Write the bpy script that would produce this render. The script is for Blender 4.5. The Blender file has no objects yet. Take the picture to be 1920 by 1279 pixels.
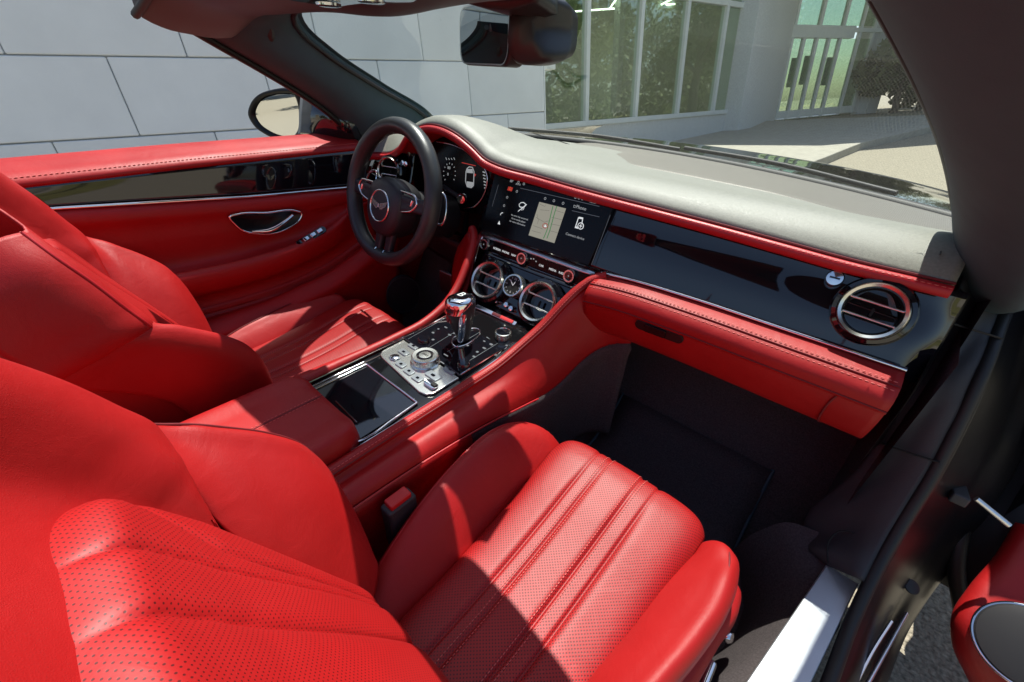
import bpy, math, random
import numpy as np
from mathutils import Vector, Matrix
random.seed(7); np.random.seed(7)
S = bpy.context.scene
COL = S.collection
R = math.radians
# ------------------------------------------------------------------ camera, light, exposure
# The car is modelled in car coordinates: x to the passenger side, y forward, z up, metres,
# with the eye of the photographer at (EYE_X, 0, 0).  RC turns them into the level world.
FPX = 776.53
CAM = np.array([[0.75037394, 0.39149651, -0.53260627], [0.65943205, -0.38765457, 0.6441066], [0.04569823, -0.83453845, -0.54905123]])
EYE = np.array([0.578, 0.0, 0.0])
RC = np.array([[0.99003339, 0.0, 0.14083283], [-0.00027282, 0.99999812, 0.00191789], [-0.14083257, -0.0019372, 0.99003153]])
HEIGHT = 1.15
EYE_W = RC @ EYE + np.array([0, 0, HEIGHT])

def P(px, py, ax, v):
    """point of the car where the line of sight through a picture point meets x, y or z = v"""
    r = CAM @ np.array([(px - 960) / FPX, (py - 639.5) / FPX, 1.0])
    i = 'xyz'.index(ax)
    return EYE + r * ((v - EYE[i]) / r[i])

def W(p):
    return RC @ np.array(p, float) + np.array([0, 0, HEIGHT])

def G(px, py, z=0.0):
    r = RC @ CAM @ np.array([(px - 960) / FPX, (py - 639.5) / FPX, 1.0])
    return EYE_W + r * ((z - EYE_W[2]) / r[2])

def PLW(px, py, p0, n):
    r = RC @ CAM @ np.array([(px - 960) / FPX, (py - 639.5) / FPX, 1.0])
    return EYE_W + r * (((np.array(p0) - EYE_W) @ n) / (r @ n))

def on_plane(px, py, c, ax):
    r, u, n = [np.asarray(q, float) for q in ax]; c = np.asarray(c, float)
    d = CAM @ np.array([(px - 960) / FPX, (py - 639.5) / FPX, 1.0])
    p = EYE + d * (((c - EYE) @ n) / (d @ n)); return float((p - c) @ r), float((p - c) @ u)

cam_data = bpy.data.cameras.new('camera')
cam_data.sensor_fit = 'HORIZONTAL'; cam_data.sensor_width = 36.0
cam_data.lens = FPX / 1920 * 36.0
cam_data.clip_start = 0.02; cam_data.clip_end = 600
cam = bpy.data.objects.new('camera', cam_data); COL.objects.link(cam)
B = RC @ CAM
m = Matrix.Identity(4)
for i in range(3):
    m[i][0] = B[i, 0]; m[i][1] = -B[i, 1]; m[i][2] = -B[i, 2]; m[i][3] = EYE_W[i]
cam.matrix_world = m
S.camera = cam

sun_car = np.array([-0.252, 0.365, 1.0])
sun_dir = RC @ sun_car; sun_dir /= np.linalg.norm(sun_dir)
sun_elev = math.asin(sun_dir[2]); sun_az = math.atan2(sun_dir[0], sun_dir[1])
world = bpy.data.worlds.new('World'); S.world = world; world.use_nodes = True
nt = world.node_tree; nt.nodes.clear()
sky = nt.nodes.new('ShaderNodeTexSky'); sky.sky_type = 'NISHITA'; sky.sun_disc = False
sky.sun_elevation = sun_elev; sky.sun_rotation = sun_az; sky.air_density = 1.0; sky.dust_density = 1.2
bg = nt.nodes.new('ShaderNodeBackground'); bg.inputs[1].default_value = 0.11
wo = nt.nodes.new('ShaderNodeOutputWorld')
nt.links.new(sky.outputs[0], bg.inputs[0]); nt.links.new(bg.outputs[0], wo.inputs[0])
sl = bpy.data.lights.new('sun', 'SUN'); sl.energy = 5.0; sl.angle = R(0.53); sl.color = (1.0, 0.955, 0.88)
so = bpy.data.objects.new('sun', sl); COL.objects.link(so)
so.rotation_euler = Vector(sun_dir).to_track_quat('Z', 'Y').to_euler()
S.view_settings.view_transform = 'Standard'; S.view_settings.look = 'None'
S.view_settings.exposure = 0.54; S.view_settings.gamma = 1.0
S.render.engine = 'CYCLES'
S.cycles.use_denoising = True
S.cycles.max_bounces = 10; S.cycles.transparent_max_bounces = 16; S.cycles.glossy_bounces = 6; S.cycles.diffuse_bounces = 5
S.cycles.sample_clamp_indirect = 6.0; S.cycles.caustics_reflective = False; S.cycles.caustics_refractive = False

# ------------------------------------------------------------------ materials
def new_mat(name):
    m = bpy.data.materials.new(name); m.use_nodes = True
    nt = m.node_tree
    return m, nt, nt.nodes['Principled BSDF']

def mat(name, col, rough=0.5, metal=0.0, spec=0.5, coat=0.0, noise=0.0, nscale=8.0, bump=0.0, bscale=200.0, rvar=0.0, sheen=0.0, btype='noise', dist=0.001, wrinkle=0.0):
    m, nt, b = new_mat(name)
    b.inputs['Base Color'].default_value = (*col, 1)
    b.inputs['Roughness'].default_value = rough
    b.inputs['Metallic'].default_value = metal
    b.inputs['Specular IOR Level'].default_value = spec
    b.inputs['Coat Weight'].default_value = coat
    b.inputs['Coat Roughness'].default_value = 0.03
    if sheen: b.inputs['Sheen Weight'].default_value = sheen
    tc = nt.nodes.new('ShaderNodeTexCoord')
    if noise or rvar:
        n = nt.nodes.new('ShaderNodeTexNoise'); n.inputs['Scale'].default_value = nscale; n.inputs['Detail'].default_value = 6
        nt.links.new(tc.outputs['Object'], n.inputs['Vector'])
        if noise:
            r = nt.nodes.new('ShaderNodeMapRange'); r.inputs[1].default_value = 0.25; r.inputs[2].default_value = 0.75
            r.inputs[3].default_value = 1 - noise; r.inputs[4].default_value = 1 + noise
            mx = nt.nodes.new('ShaderNodeVectorMath'); mx.operation = 'SCALE'; mx.inputs[0].default_value = col
            nt.links.new(n.outputs[0], r.inputs[0]); nt.links.new(r.outputs[0], mx.inputs[3]); nt.links.new(mx.outputs[0], b.inputs['Base Color'])
        if rvar:
            r2 = nt.nodes.new('ShaderNodeMapRange'); r2.inputs[1].default_value = 0.3; r2.inputs[2].default_value = 0.7
            r2.inputs[3].default_value = max(0.01, rough - rvar); r2.inputs[4].default_value = rough + rvar
            nt.links.new(n.outputs[0], r2.inputs[0]); nt.links.new(r2.outputs[0], b.inputs['Roughness'])
    if bump:
        if btype == 'noise':
            t = nt.nodes.new('ShaderNodeTexNoise'); t.inputs['Detail'].default_value = 4
            out = t.outputs[0]
        else:
            t = nt.nodes.new('ShaderNodeTexVoronoi'); t.feature = 'DISTANCE_TO_EDGE'; out = t.outputs[0]
        t.inputs['Scale'].default_value = bscale
        nt.links.new(tc.outputs['Object'], t.inputs['Vector'])
        bp = nt.nodes.new('ShaderNodeBump'); bp.inputs['Strength'].default_value = bump; bp.inputs['Distance'].default_value = dist
        nt.links.new(out, bp.inputs['Height']); nt.links.new(bp.outputs[0], b.inputs['Normal'])
    if wrinkle:
        t2 = nt.nodes.new('ShaderNodeTexNoise'); t2.inputs['Scale'].default_value = 26; t2.inputs['Detail'].default_value = 5; t2.inputs['Distortion'].default_value = 1.2
        nt.links.new(tc.outputs['Object'], t2.inputs['Vector'])
        b2 = nt.nodes.new('ShaderNodeBump'); b2.inputs['Strength'].default_value = wrinkle; b2.inputs['Distance'].default_value = 0.004
        lk = [l for l in nt.links if l.to_socket == b.inputs['Normal']]
        if lk: nt.links.new(lk[0].from_socket, b2.inputs['Normal'])
        nt.links.new(t2.outputs[0], b2.inputs['Height']); nt.links.new(b2.outputs[0], b.inputs['Normal'])
    return m

def dots(m, pitch, radius, dark, bump=0.6, stagger=True):
    """punch a lattice of small holes (UV in metres) into a material's colour and relief"""
    nt = m.node_tree; b = nt.nodes['Principled BSDF']
    uv = nt.nodes.new('ShaderNodeUVMap')
    sc = nt.nodes.new('ShaderNodeVectorMath'); sc.operation = 'SCALE'; sc.inputs[3].default_value = 1.0 / pitch
    nt.links.new(uv.outputs[0], sc.inputs[0])
    outs = []
    for off in ((0, 0, 0), (0.5, 0.5, 0))[:2 if stagger else 1]:
        a = nt.nodes.new('ShaderNodeVectorMath'); a.operation = 'ADD'; a.inputs[1].default_value = off
        f = nt.nodes.new('ShaderNodeVectorMath'); f.operation = 'FRACTION'
        s = nt.nodes.new('ShaderNodeVectorMath'); s.operation = 'SUBTRACT'; s.inputs[1].default_value = (0.5, 0.5, 0)
        l = nt.nodes.new('ShaderNodeVectorMath'); l.operation = 'LENGTH'
        nt.links.new(sc.outputs[0], a.inputs[0]); nt.links.new(a.outputs[0], f.inputs[0])
        nt.links.new(f.outputs[0], s.inputs[0]); nt.links.new(s.outputs[0], l.inputs[0]); outs.append(l.outputs['Value'])
    o = outs[0]
    if stagger:
        mn = nt.nodes.new('ShaderNodeMath'); mn.operation = 'MINIMUM'
        nt.links.new(outs[0], mn.inputs[0]); nt.links.new(outs[1], mn.inputs[1]); o = mn.outputs[0]
    mr = nt.nodes.new('ShaderNodeMapRange'); mr.inputs[1].default_value = radius * 0.75; mr.inputs[2].default_value = radius * 1.2
    mr.inputs[3].default_value = 1; mr.inputs[4].default_value = 0
    nt.links.new(o, mr.inputs[0])
    mx = nt.nodes.new('ShaderNodeMix'); mx.data_type = 'RGBA'
    lk = [l for l in nt.links if l.to_socket == b.inputs['Base Color']]
    if lk: nt.links.new(lk[0].from_socket, mx.inputs[6])
    else: mx.inputs[6].default_value = b.inputs['Base Color'].default_value
    mx.inputs[7].default_value = (*dark, 1)
    nt.links.new(mr.outputs[0], mx.inputs[0]); nt.links.new(mx.outputs[2], b.inputs['Base Color'])
    bp = nt.nodes.new('ShaderNodeBump'); bp.inputs['Strength'].default_value = bump; bp.inputs['Distance'].default_value = 0.0012; bp.invert = True
    lk = [l for l in nt.links if l.to_socket == b.inputs['Normal']]
    if lk: nt.links.new(lk[0].from_socket, bp.inputs['Normal'])
    nt.links.new(mr.outputs[0], bp.inputs['Height']); nt.links.new(bp.outputs[0], b.inputs['Normal'])
    return m

def glass_mat(name, tint, ior=1.45, rough=0.0, gain=1.0, colr=(1, 1, 1), edge=1.0):
    m = bpy.data.materials.new(name); m.use_nodes = True; nt = m.node_tree; nt.nodes.clear()
    o = nt.nodes.new('ShaderNodeOutputMaterial'); mx = nt.nodes.new('ShaderNodeMixShader')
    t = nt.nodes.new('ShaderNodeBsdfTransparent'); t.inputs[0].default_value = (*tint, 1)
    g = nt.nodes.new('ShaderNodeBsdfGlossy'); g.inputs['Roughness'].default_value = rough; g.inputs[0].default_value = (*colr, 1)
    f0 = ((ior - 1) / (ior + 1)) ** 2 * 2 * gain
    lw = nt.nodes.new('ShaderNodeLayerWeight'); lw.inputs[0].default_value = 0.5
    pw = nt.nodes.new('ShaderNodeMath'); pw.operation = 'POWER'; pw.inputs[1].default_value = 5.0
    mul = nt.nodes.new('ShaderNodeMath'); mul.operation = 'MULTIPLY_ADD'; mul.inputs[1].default_value = (1 - f0) * edge; mul.inputs[2].default_value = f0; mul.use_clamp = True
    nt.links.new(lw.outputs['Facing'], pw.inputs[0]); nt.links.new(pw.outputs[0], mul.inputs[0]); nt.links.new(mul.outputs[0], mx.inputs[0])
    nt.links.new(t.outputs[0], mx.inputs[1]); nt.links.new(g.outputs[0], mx.inputs[2]); nt.links.new(mx.outputs[0], o.inputs[0])
    return m

def emit_mat(name, col, s):
    m, nt, b = new_mat(name)
    b.inputs['Base Color'].default_value = (0, 0, 0, 1); b.inputs['Emission Color'].default_value = (*col, 1); b.inputs['Emission Strength'].default_value = s
    b.inputs['Roughness'].default_value = 0.2
    return m

RED = (0.365, 0.0072, 0.0076)
MT = {}
MT['red'] = mat('red_leather', RED, 0.50, spec=0.42, noise=0.10, nscale=9, bump=0.35, bscale=700, btype='voronoi', rvar=0.07, dist=0.0007, wrinkle=0.2)
MT['red_edge'] = mat('red_edge_leather', (0.45, 0.012, 0.018), 0.38, spec=0.5, noise=0.04, nscale=20, bump=0.3, bscale=800, btype='voronoi', dist=0.0006)
MT['perf'] = dots(mat('perforated_red_leather', RED, 0.50, spec=0.42, noise=0.06, nscale=14, wrinkle=0.12), 0.0056, 0.175, (0.06, 0.002, 0.002), 0.2)
MT['perf_back'] = dots(mat('perforated_back_leather', RED, 0.50, spec=0.42, noise=0.06, nscale=14, wrinkle=0.12), 0.0050, 0.135, (0.085, 0.003, 0.003), 0.08)
MT['thread'] = mat('red_thread', (0.72, 0.15, 0.13), 0.6)
MT['thread_dark'] = mat('dark_red_thread', (0.16, 0.008, 0.012), 0.6)
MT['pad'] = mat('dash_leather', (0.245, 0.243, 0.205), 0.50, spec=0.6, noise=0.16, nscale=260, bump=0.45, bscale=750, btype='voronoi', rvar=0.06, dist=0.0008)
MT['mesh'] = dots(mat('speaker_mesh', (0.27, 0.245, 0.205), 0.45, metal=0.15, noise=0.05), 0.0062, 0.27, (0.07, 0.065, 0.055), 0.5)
MT['piano'] = mat('piano_black_lacquer', (0.006, 0.006, 0.009), 0.04, spec=0.6, coat=0.6)
MT['piano2'] = mat('console_black_gloss', (0.006, 0.006, 0.007), 0.06, spec=0.5, rvar=0.02)
MT['chrome'] = mat('chrome', (0.86, 0.86, 0.87), 0.08, metal=1.0, rvar=0.03, nscale=40)
MT['satin'] = mat('satin_metal', (0.72, 0.73, 0.75), 0.28, metal=1.0)
MT['alu'] = mat('machined_aluminium', (0.74, 0.73, 0.68), 0.25, metal=1.0)
MT['blk'] = mat('black_leather', (0.020, 0.020, 0.023), 0.42, spec=0.5, bump=0.25, bscale=900, btype='voronoi', dist=0.0006)
MT['rim'] = mat('wheel_leather', (0.030, 0.031, 0.031), 0.36, spec=0.55, bump=0.25, bscale=1100, btype='voronoi', rvar=0.06, nscale=30, dist=0.0005)
MT['trim'] = mat('charcoal_trim_plastic', (0.036, 0.036, 0.039), 0.58, bump=0.3, bscale=600, noise=0.08)
MT['pillar'] = mat('pillar_cloth', (0.042, 0.078, 0.100), 0.75, bump=0.2, bscale=900, noise=0.08, nscale=30)
MT['rubber'] = mat('black_rubber', (0.010, 0.010, 0.010), 0.55)
MT['paint'] = mat('black_car_paint', (0.007, 0.007, 0.010), 0.06, coat=1.0)
MT['display'] = mat('dark_display', (0.004, 0.004, 0.005), 0.22, spec=0.22)
MT['jamb'] = mat('satin_black_jamb', (0.006, 0.006, 0.007), 0.34, spec=0.35)
MT['carpet'] = mat('charcoal_carpet', (0.095, 0.078, 0.080), 0.95, spec=0.1, noise=0.35, nscale=320, bump=1.0, bscale=900, dist=0.003)
MT['matt'] = mat('matt_black', (0.008, 0.008, 0.008), 0.8)
MT['wind'] = glass_mat('windscreen_glass', (0.92, 0.985, 0.965), 1.22, edge=0.35)
MT['mirror'] = mat('mirror_silver', (0.78, 0.82, 0.82), 0.01, metal=1.0)
MT['rvm'] = mat('dimmed_mirror', (0.42, 0.46, 0.48), 0.01, metal=1.0)
MT['grille'] = dots(mat('grey_grille', (0.34, 0.31, 0.32), 0.5, metal=0.4), 0.0046, 0.26, (0.03, 0.03, 0.03), 0.6)
MT['grille_d'] = dots(mat('dark_grille', (0.36, 0.29, 0.36), 0.6), 0.0046, 0.2, (0.01, 0.008, 0.01), 0.6)
MT['white'] = emit_mat('lit_white_graphic', (0.9, 0.92, 0.95), 0.55)
MT['white_dim'] = emit_mat('lit_grey_graphic', (0.7, 0.72, 0.75), 0.28)
MT['line'] = emit_mat('lit_line', (0.25, 0.26, 0.30), 0.18)
MT['orange'] = emit_mat('lit_orange_graphic', (0.9, 0.22, 0.05), 0.35)
MT['redlit'] = emit_mat('lit_red_graphic', (0.8, 0.05, 0.04), 0.3)
MT['map'] = emit_mat('map_screen', (0.36, 0.34, 0.27), 0.55)
MT['mapline'] = emit_mat('map_street', (0.16, 0.15, 0.12), 0.5)
MT['mapgreen'] = emit_mat('map_road', (0.07, 0.25, 0.08), 0.5)
MT['paintwhite'] = mat('printed_white', (0.75, 0.75, 0.74), 0.4)
MT['bluegrey'] = mat('button_grey', (0.34, 0.36, 0.38), 0.28, metal=0.7)

# ------------------------------------------------------------------ mesh helpers
def link(o, parent=None, props=None):
    COL.objects.link(o)
    if parent is not None: o.parent = parent
    return o

def empty(name, parent=None):
    o = bpy.data.objects.new(name, None); o.empty_display_size = 0.05
    return link(o, parent)

def mesh(name, V, F, material, parent=None, smooth=True, uv=None, sharp=None):
    me = bpy.data.meshes.new(name)
    me.from_pydata([tuple(map(float, v)) for v in V], [], [tuple(f) for f in F])
    if uv is not None:
        l = me.uv_layers.new(name='UVMap')
        li = np.zeros(len(me.loops), np.int32); me.loops.foreach_get('vertex_index', li)
        l.data.foreach_set('uv', np.asarray(uv, np.float32)[li].ravel())
    if smooth: me.polygons.foreach_set('use_smooth', [True] * len(me.polygons))
    if sharp is not None:
        me.set_sharp_from_angle(angle=R(sharp))
    me.materials.append(MT[material] if isinstance(material, str) else material)
    me.update()
    return link(bpy.data.objects.new(name, me), parent)

def solid(o, t, offset=-1.0):
    md = o.modifiers.new('thick', 'SOLIDIFY'); md.thickness = t; md.offset = offset
    return o

def bevel(o, w, seg=2, ang=35):
    md = o.modifiers.new('bevel', 'BEVEL'); md.width = w; md.segments = seg; md.limit_method = 'ANGLE'; md.angle_limit = R(ang)
    o.data.polygons.foreach_set('use_smooth', [True] * len(o.data.polygons))
    wn = o.modifiers.new('wn', 'WEIGHTED_NORMAL'); wn.keep_sharp = True
    return o

def cr(pts, n, closed=False):
    """Catmull-Rom through pts, n samples (chord-length parameter)"""
    p = np.asarray(pts, float)
    k = len(p)
    if closed:
        seg = np.linalg.norm(np.roll(p, -1, 0) - p, axis=1); t = np.concatenate([[0], np.cumsum(seg)])
        q = np.linspace(0, t[-1], n, endpoint=False)
    else:
        seg = np.maximum(np.linalg.norm(np.diff(p, axis=0), axis=1), 1e-9); t = np.concatenate([[0], np.cumsum(seg)])
        q = np.linspace(0, t[-1], n)
    out = np.zeros((n, p.shape[1]))
    for j, s in enumerate(q):
        i = min(max(int(np.searchsorted(t, s, 'right')) - 1, 0), (k if closed else k - 1) - 1)
        h = t[i + 1] - t[i]; u = (s - t[i]) / h
        if closed: p0, p1, p2, p3 = p[(i - 1) % k], p[i], p[(i + 1) % k], p[(i + 2) % k]; h0 = seg[(i - 1) % k]; h2 = seg[(i + 1) % k]
        else:
            p1, p2 = p[i], p[i + 1]
            p0 = p[i - 1] if i > 0 else 2 * p1 - p2; p3 = p[i + 2] if i + 2 < k else 2 * p2 - p1
            h0 = seg[i - 1] if i > 0 else h; h2 = seg[i + 1] if i + 2 < k else h
        m1 = h * ((p1 - p0) / h0 * h / (h0 + h) + (p2 - p1) / h * h0 / (h0 + h))
        m2 = h * ((p2 - p1) / h * h2 / (h + h2) + (p3 - p2) / h2 * h / (h + h2))
        u2 = u * u; u3 = u2 * u
        out[j] = (2 * u3 - 3 * u2 + 1) * p1 + (u3 - 2 * u2 + u) * m1 + (-2 * u3 + 3 * u2) * p2 + (u3 - u2) * m2
    return out

def grid_mesh(name, Gd, material, parent=None, closed_u=False, closed_v=False, thick=0, off=-1.0, T=None):
    """Gd: array rows x cols x 3"""
    Gd = np.asarray(Gd, float); a, b, _ = Gd.shape
    d = np.zeros((a, b)); d[:, 1:] = np.linalg.norm(np.diff(Gd, axis=1), axis=2); U = np.cumsum(d, 1)
    U = U - U[:, [b // 2]]
    d = np.zeros((a, b)); d[1:] = np.linalg.norm(np.diff(Gd, axis=0), axis=2); Vv = np.cumsum(d, 0)
    Vv = np.repeat(Vv[:, [b // 2]], b, 1)
    if T is not None: Gd = T(Gd)
    F = []
    for i in range(a if closed_v else a - 1):
        for j in range(b if closed_u else b - 1):
            F.append((i * b + j, i * b + (j + 1) % b, ((i + 1) % a) * b + (j + 1) % b, ((i + 1) % a) * b + j))
    o = mesh(name, Gd.reshape(-1, 3), F, material, parent, uv=np.stack([U, Vv], -1).reshape(-1, 2))
    if thick: solid(o, thick, off)
    return o

def loft(name, rows, nu, nv, material, parent=None, thick=0, off=-1.0, T=None):
    """rows of control points -> smooth surface, nu samples along each row, nv across the rows"""
    A = np.array([cr(r, nu) for r in rows])
    Gd = np.stack([cr(A[:, j], nv) for j in range(nu)], 1)
    return grid_mesh(name, Gd, material, parent, thick=thick, off=off, T=T)

def frames(path, closed=False):
    p = np.asarray(path, float)
    if closed: t = np.roll(p, -1, 0) - np.roll(p, 1, 0)
    else: t = np.gradient(p, axis=0)
    t /= np.maximum(np.linalg.norm(t, axis=1, keepdims=True), 1e-9)
    n0 = np.cross(t[0], [0, 0, 1.0])
    if np.linalg.norm(n0) < 1e-3: n0 = np.cross(t[0], [1.0, 0, 0])
    n = [n0 / np.linalg.norm(n0)]
    for i in range(1, len(p)):
        v = n[-1] - t[i] * (n[-1] @ t[i]); n.append(v / max(np.linalg.norm(v), 1e-9))
    n = np.array(n); b = np.cross(t, n)
    return t, n, b

def tube(name, path, r, material, parent=None, seg=8, closed=False, T=None, flat=1.0, up=None, cap=True):
    p = np.asarray(path, float)
    if T is not None: p = T(p)
    t, n, b = frames(p, closed)
    if up is not None:
        u = np.asarray(up, float); n = np.cross(t, u); n /= np.maximum(np.linalg.norm(n, axis=1, keepdims=True), 1e-9); b = np.cross(n, t)
    rr = np.full(len(p), r) if np.isscalar(r) else np.asarray(r, float)
    a = np.linspace(0, 2 * np.pi, seg, endpoint=False)
    V = (p[:, None] + rr[:, None, None] * (np.cos(a)[None, :, None] * n[:, None] + flat * np.sin(a)[None, :, None] * b[:, None])).reshape(-1, 3)
    F = []; k = len(p)
    for i in range(k if closed else k - 1):
        for j in range(seg):
            F.append((i * seg + j, i * seg + (j + 1) % seg, ((i + 1) % k) * seg + (j + 1) % seg, ((i + 1) % k) * seg + j))
    if not closed and cap:
        F.append(tuple(range(seg))[::-1]); F.append(tuple((k - 1) * seg + j for j in range(seg)))
    return mesh(name, V, F, material, parent, sharp=50 if not closed else None)

def basis(n, up=(0, 0, 1)):
    n = np.asarray(n, float); n = n / np.linalg.norm(n)
    up = np.asarray(up, float)
    if np.linalg.norm(np.cross(up, n)) < 1e-3 * np.linalg.norm(up): up = np.array([0, 1.0, 0])
    r = np.cross(np.asarray(up, float), n); r /= np.linalg.norm(r)
    return r, np.cross(n, r), n

def lathe(name, prof, c, n, material, parent=None, seg=40, up=(0, 0, 1), sx=1.0, sy=1.0, sharp=40, cap=True):
    """profile of (radius, height along n) turned about n through c"""
    r, u, n = basis(n, up); a = np.linspace(0, 2 * np.pi, seg, endpoint=False); c = np.asarray(c, float)
    V = []; F = []; k = len(prof)
    for (q, h) in prof:
        for s in a: V.append(c + n * h + q * (sx * np.cos(s) * r + sy * np.sin(s) * u))
    for i in range(k - 1):
        for j in range(seg): F.append((i * seg + j, i * seg + (j + 1) % seg, (i + 1) * seg + (j + 1) % seg, (i + 1) * seg + j))
    if cap and prof[0][0] > 1e-6: F.append(tuple(range(seg))[::-1])
    if cap and prof[-1][0] > 1e-6: F.append(tuple((k - 1) * seg + j for j in range(seg)))
    return mesh(name, V, F, material, parent, sharp=sharp)

def torus(name, c, n, R0, r0, material, parent=None, seg=64, sides=14, up=(0, 0, 1), sx=1.0, flat=1.0):
    r, u, n = basis(n, up); c = np.asarray(c, float)
    a = np.linspace(0, 2 * np.pi, seg, endpoint=False); s = np.linspace(0, 2 * np.pi, sides, endpoint=False)
    V = []
    for t in a:
        d = sx * np.cos(t) * r + np.sin(t) * u
        for w in s: V.append(c + d * (R0 + r0 * np.cos(w)) + n * r0 * flat * np.sin(w))
    F = [(i * sides + j, i * sides + (j + 1) % sides, ((i + 1) % seg) * sides + (j + 1) % sides, ((i + 1) % seg) * sides + j) for i in range(seg) for j in range(sides)]
    return mesh(name, V, F, material, parent)

def box(name, c, s, material, parent=None, rot=None, bev=0.0):
    """box of size s centred on c; rot = 3 axis vectors (rows) of its local frame"""
    A = np.eye(3) if rot is None else np.asarray(rot, float)
    V = [np.asarray(c, float) + sum(A[i] * (q[i] * s[i] / 2) for i in range(3)) for q in [(x, y, z) for x in (-1, 1) for y in (-1, 1) for z in (-1, 1)]]
    F = [(0, 1, 3, 2), (4, 6, 7, 5), (0, 4, 5, 1), (2, 3, 7, 6), (0, 2, 6, 4), (1, 5, 7, 3)]
    o = mesh(name, V, F, material, parent, smooth=False)
    if bev: bevel(o, bev)
    return o

def rrect(w, h, r, k=5):
    out = []
    for cx, cy, a0 in ((w / 2 - r, h / 2 - r, 0), (-w / 2 + r, h / 2 - r, 90), (-w / 2 + r, -h / 2 + r, 180), (w / 2 - r, -h / 2 + r, 270)):
        for i in range(k + 1):
            a = R(a0 + 90 * i / k); out.append((cx + r * math.cos(a), cy + r * math.sin(a)))
    return out

def prism(name, poly, c, ax, d0, d1, material, parent=None, bev=0.0, seg=2):
    """2D polygon in frame ax=(right, up, normal) at c, from depth d0 to d1 along the normal"""
    r, u, n = [np.asarray(q, float) for q in ax]; c = np.asarray(c, float); k = len(poly)
    V = [c + r * x + u * y + n * d0 for x, y in poly] + [c + r * x + u * y + n * d1 for x, y in poly]
    F = [tuple(range(k))[::-1], tuple(range(k, 2 * k))] + [(i, (i + 1) % k, k + (i + 1) % k, k + i) for i in range(k)]
    o = mesh(name, V, F, material, parent, smooth=False)
    if bev: bevel(o, bev, seg)
    return o

def stitches(name, path, material, parent, step=0.0062, ln=0.0042, r=0.0006, lift=None, T=None):
    p = np.asarray(path, float)
    if T is not None: p = T(p)
    seg = np.linalg.norm(np.diff(p, axis=0), axis=1); t = np.concatenate([[0], np.cumsum(seg)])
    q = np.arange(step / 2, t[-1] - ln, step); V = []; F = []
    ip = lambda s: np.array([np.interp(s, t, p[:, i]) for i in range(3)])
    for s in q:
        a, b = ip(s), ip(s + ln); d = b - a; L = np.linalg.norm(d)
        if L < 1e-6: continue
        d /= L; x = np.cross(d, [0.3, 0.2, 1.0]); x /= np.linalg.norm(x); y = np.cross(d, x); k = len(V)
        for e, rr in ((a, r * 0.5), ((a + b) / 2, r), (b, r * 0.5)):
            for w in range(4): V.append(e + rr * (x * math.cos(w * math.pi / 2) + y * math.sin(w * math.pi / 2)))
        for i in range(2):
            for w in range(4): F.append((k + i * 4 + w, k + i * 4 + (w + 1) % 4, k + i * 4 + 4 + (w + 1) % 4, k + i * 4 + 4 + w))
    o = mesh(name, V, F, material, parent); o['kind'] = 'stuff'
    return o

def text(name, body, c, ax, size, material, parent, thick=0.0003, align='CENTER', sx=1.0):
    cu = bpy.data.curves.new(name, 'FONT'); cu.body = body; cu.size = size; cu.align_x = align; cu.align_y = 'CENTER'; cu.extrude = thick; cu.resolution_u = 3
    tmp = bpy.data.objects.new(name + '_tmp', cu); COL.objects.link(tmp)
    dg = bpy.context.evaluated_depsgraph_get(); me = bpy.data.meshes.new_from_object(tmp.evaluated_get(dg))
    bpy.data.objects.remove(tmp); me.name = name
    r, u, n = [Vector(q) for q in ax]
    M4 = Matrix(((r.x * sx, u.x, n.x, c[0]), (r.y * sx, u.y, n.y, c[1]), (r.z * sx, u.z, n.z, c[2]), (0, 0, 0, 1)))
    me.transform(M4); me.materials.clear(); me.materials.append(MT[material])
    return link(bpy.data.objects.new(name, me), parent)

def line_strip(name, pts, w, ax, c, material, parent, d=0.0004, closed=False):
    """flat printed line of width w through 2D pts in the frame ax at c"""
    r, u, n = [np.asarray(q, float) for q in ax]; c = np.asarray(c, float); p = np.array(pts, float)
    if closed: p = np.vstack([p, p[:1]])
    t = np.gradient(p, axis=0); t /= np.maximum(np.linalg.norm(t, axis=1, keepdims=True), 1e-9); nn = np.stack([-t[:, 1], t[:, 0]], 1)
    V = []; F = []
    for i in range(len(p)):
        for s in (-1, 1):
            q = p[i] + s * nn[i] * w / 2; V.append(c + r * q[0] + u * q[1] + n * d)
    for i in range(len(p) - 1): F.append((2 * i, 2 * i + 1, 2 * i + 3, 2 * i + 2))
    return mesh(name, V, F, material, parent, smooth=False)

def circ(cx, cy, r, k=24, a0=0, a1=360, ry=None):
    return [(cx + r * math.cos(R(a0 + (a1 - a0) * i / k)), cy + (ry or r) * math.sin(R(a0 + (a1 - a0) * i / k))) for i in range(k + 1)]

def flat(name, poly, c, ax, material, parent, d=0.0004):
    r, u, n = [np.asarray(q, float) for q in ax]; c = np.asarray(c, float)
    return mesh(name, [c + r * x + u * y + n * d for x, y in poly], [tuple(range(len(poly)))], material, parent, smooth=False)
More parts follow.
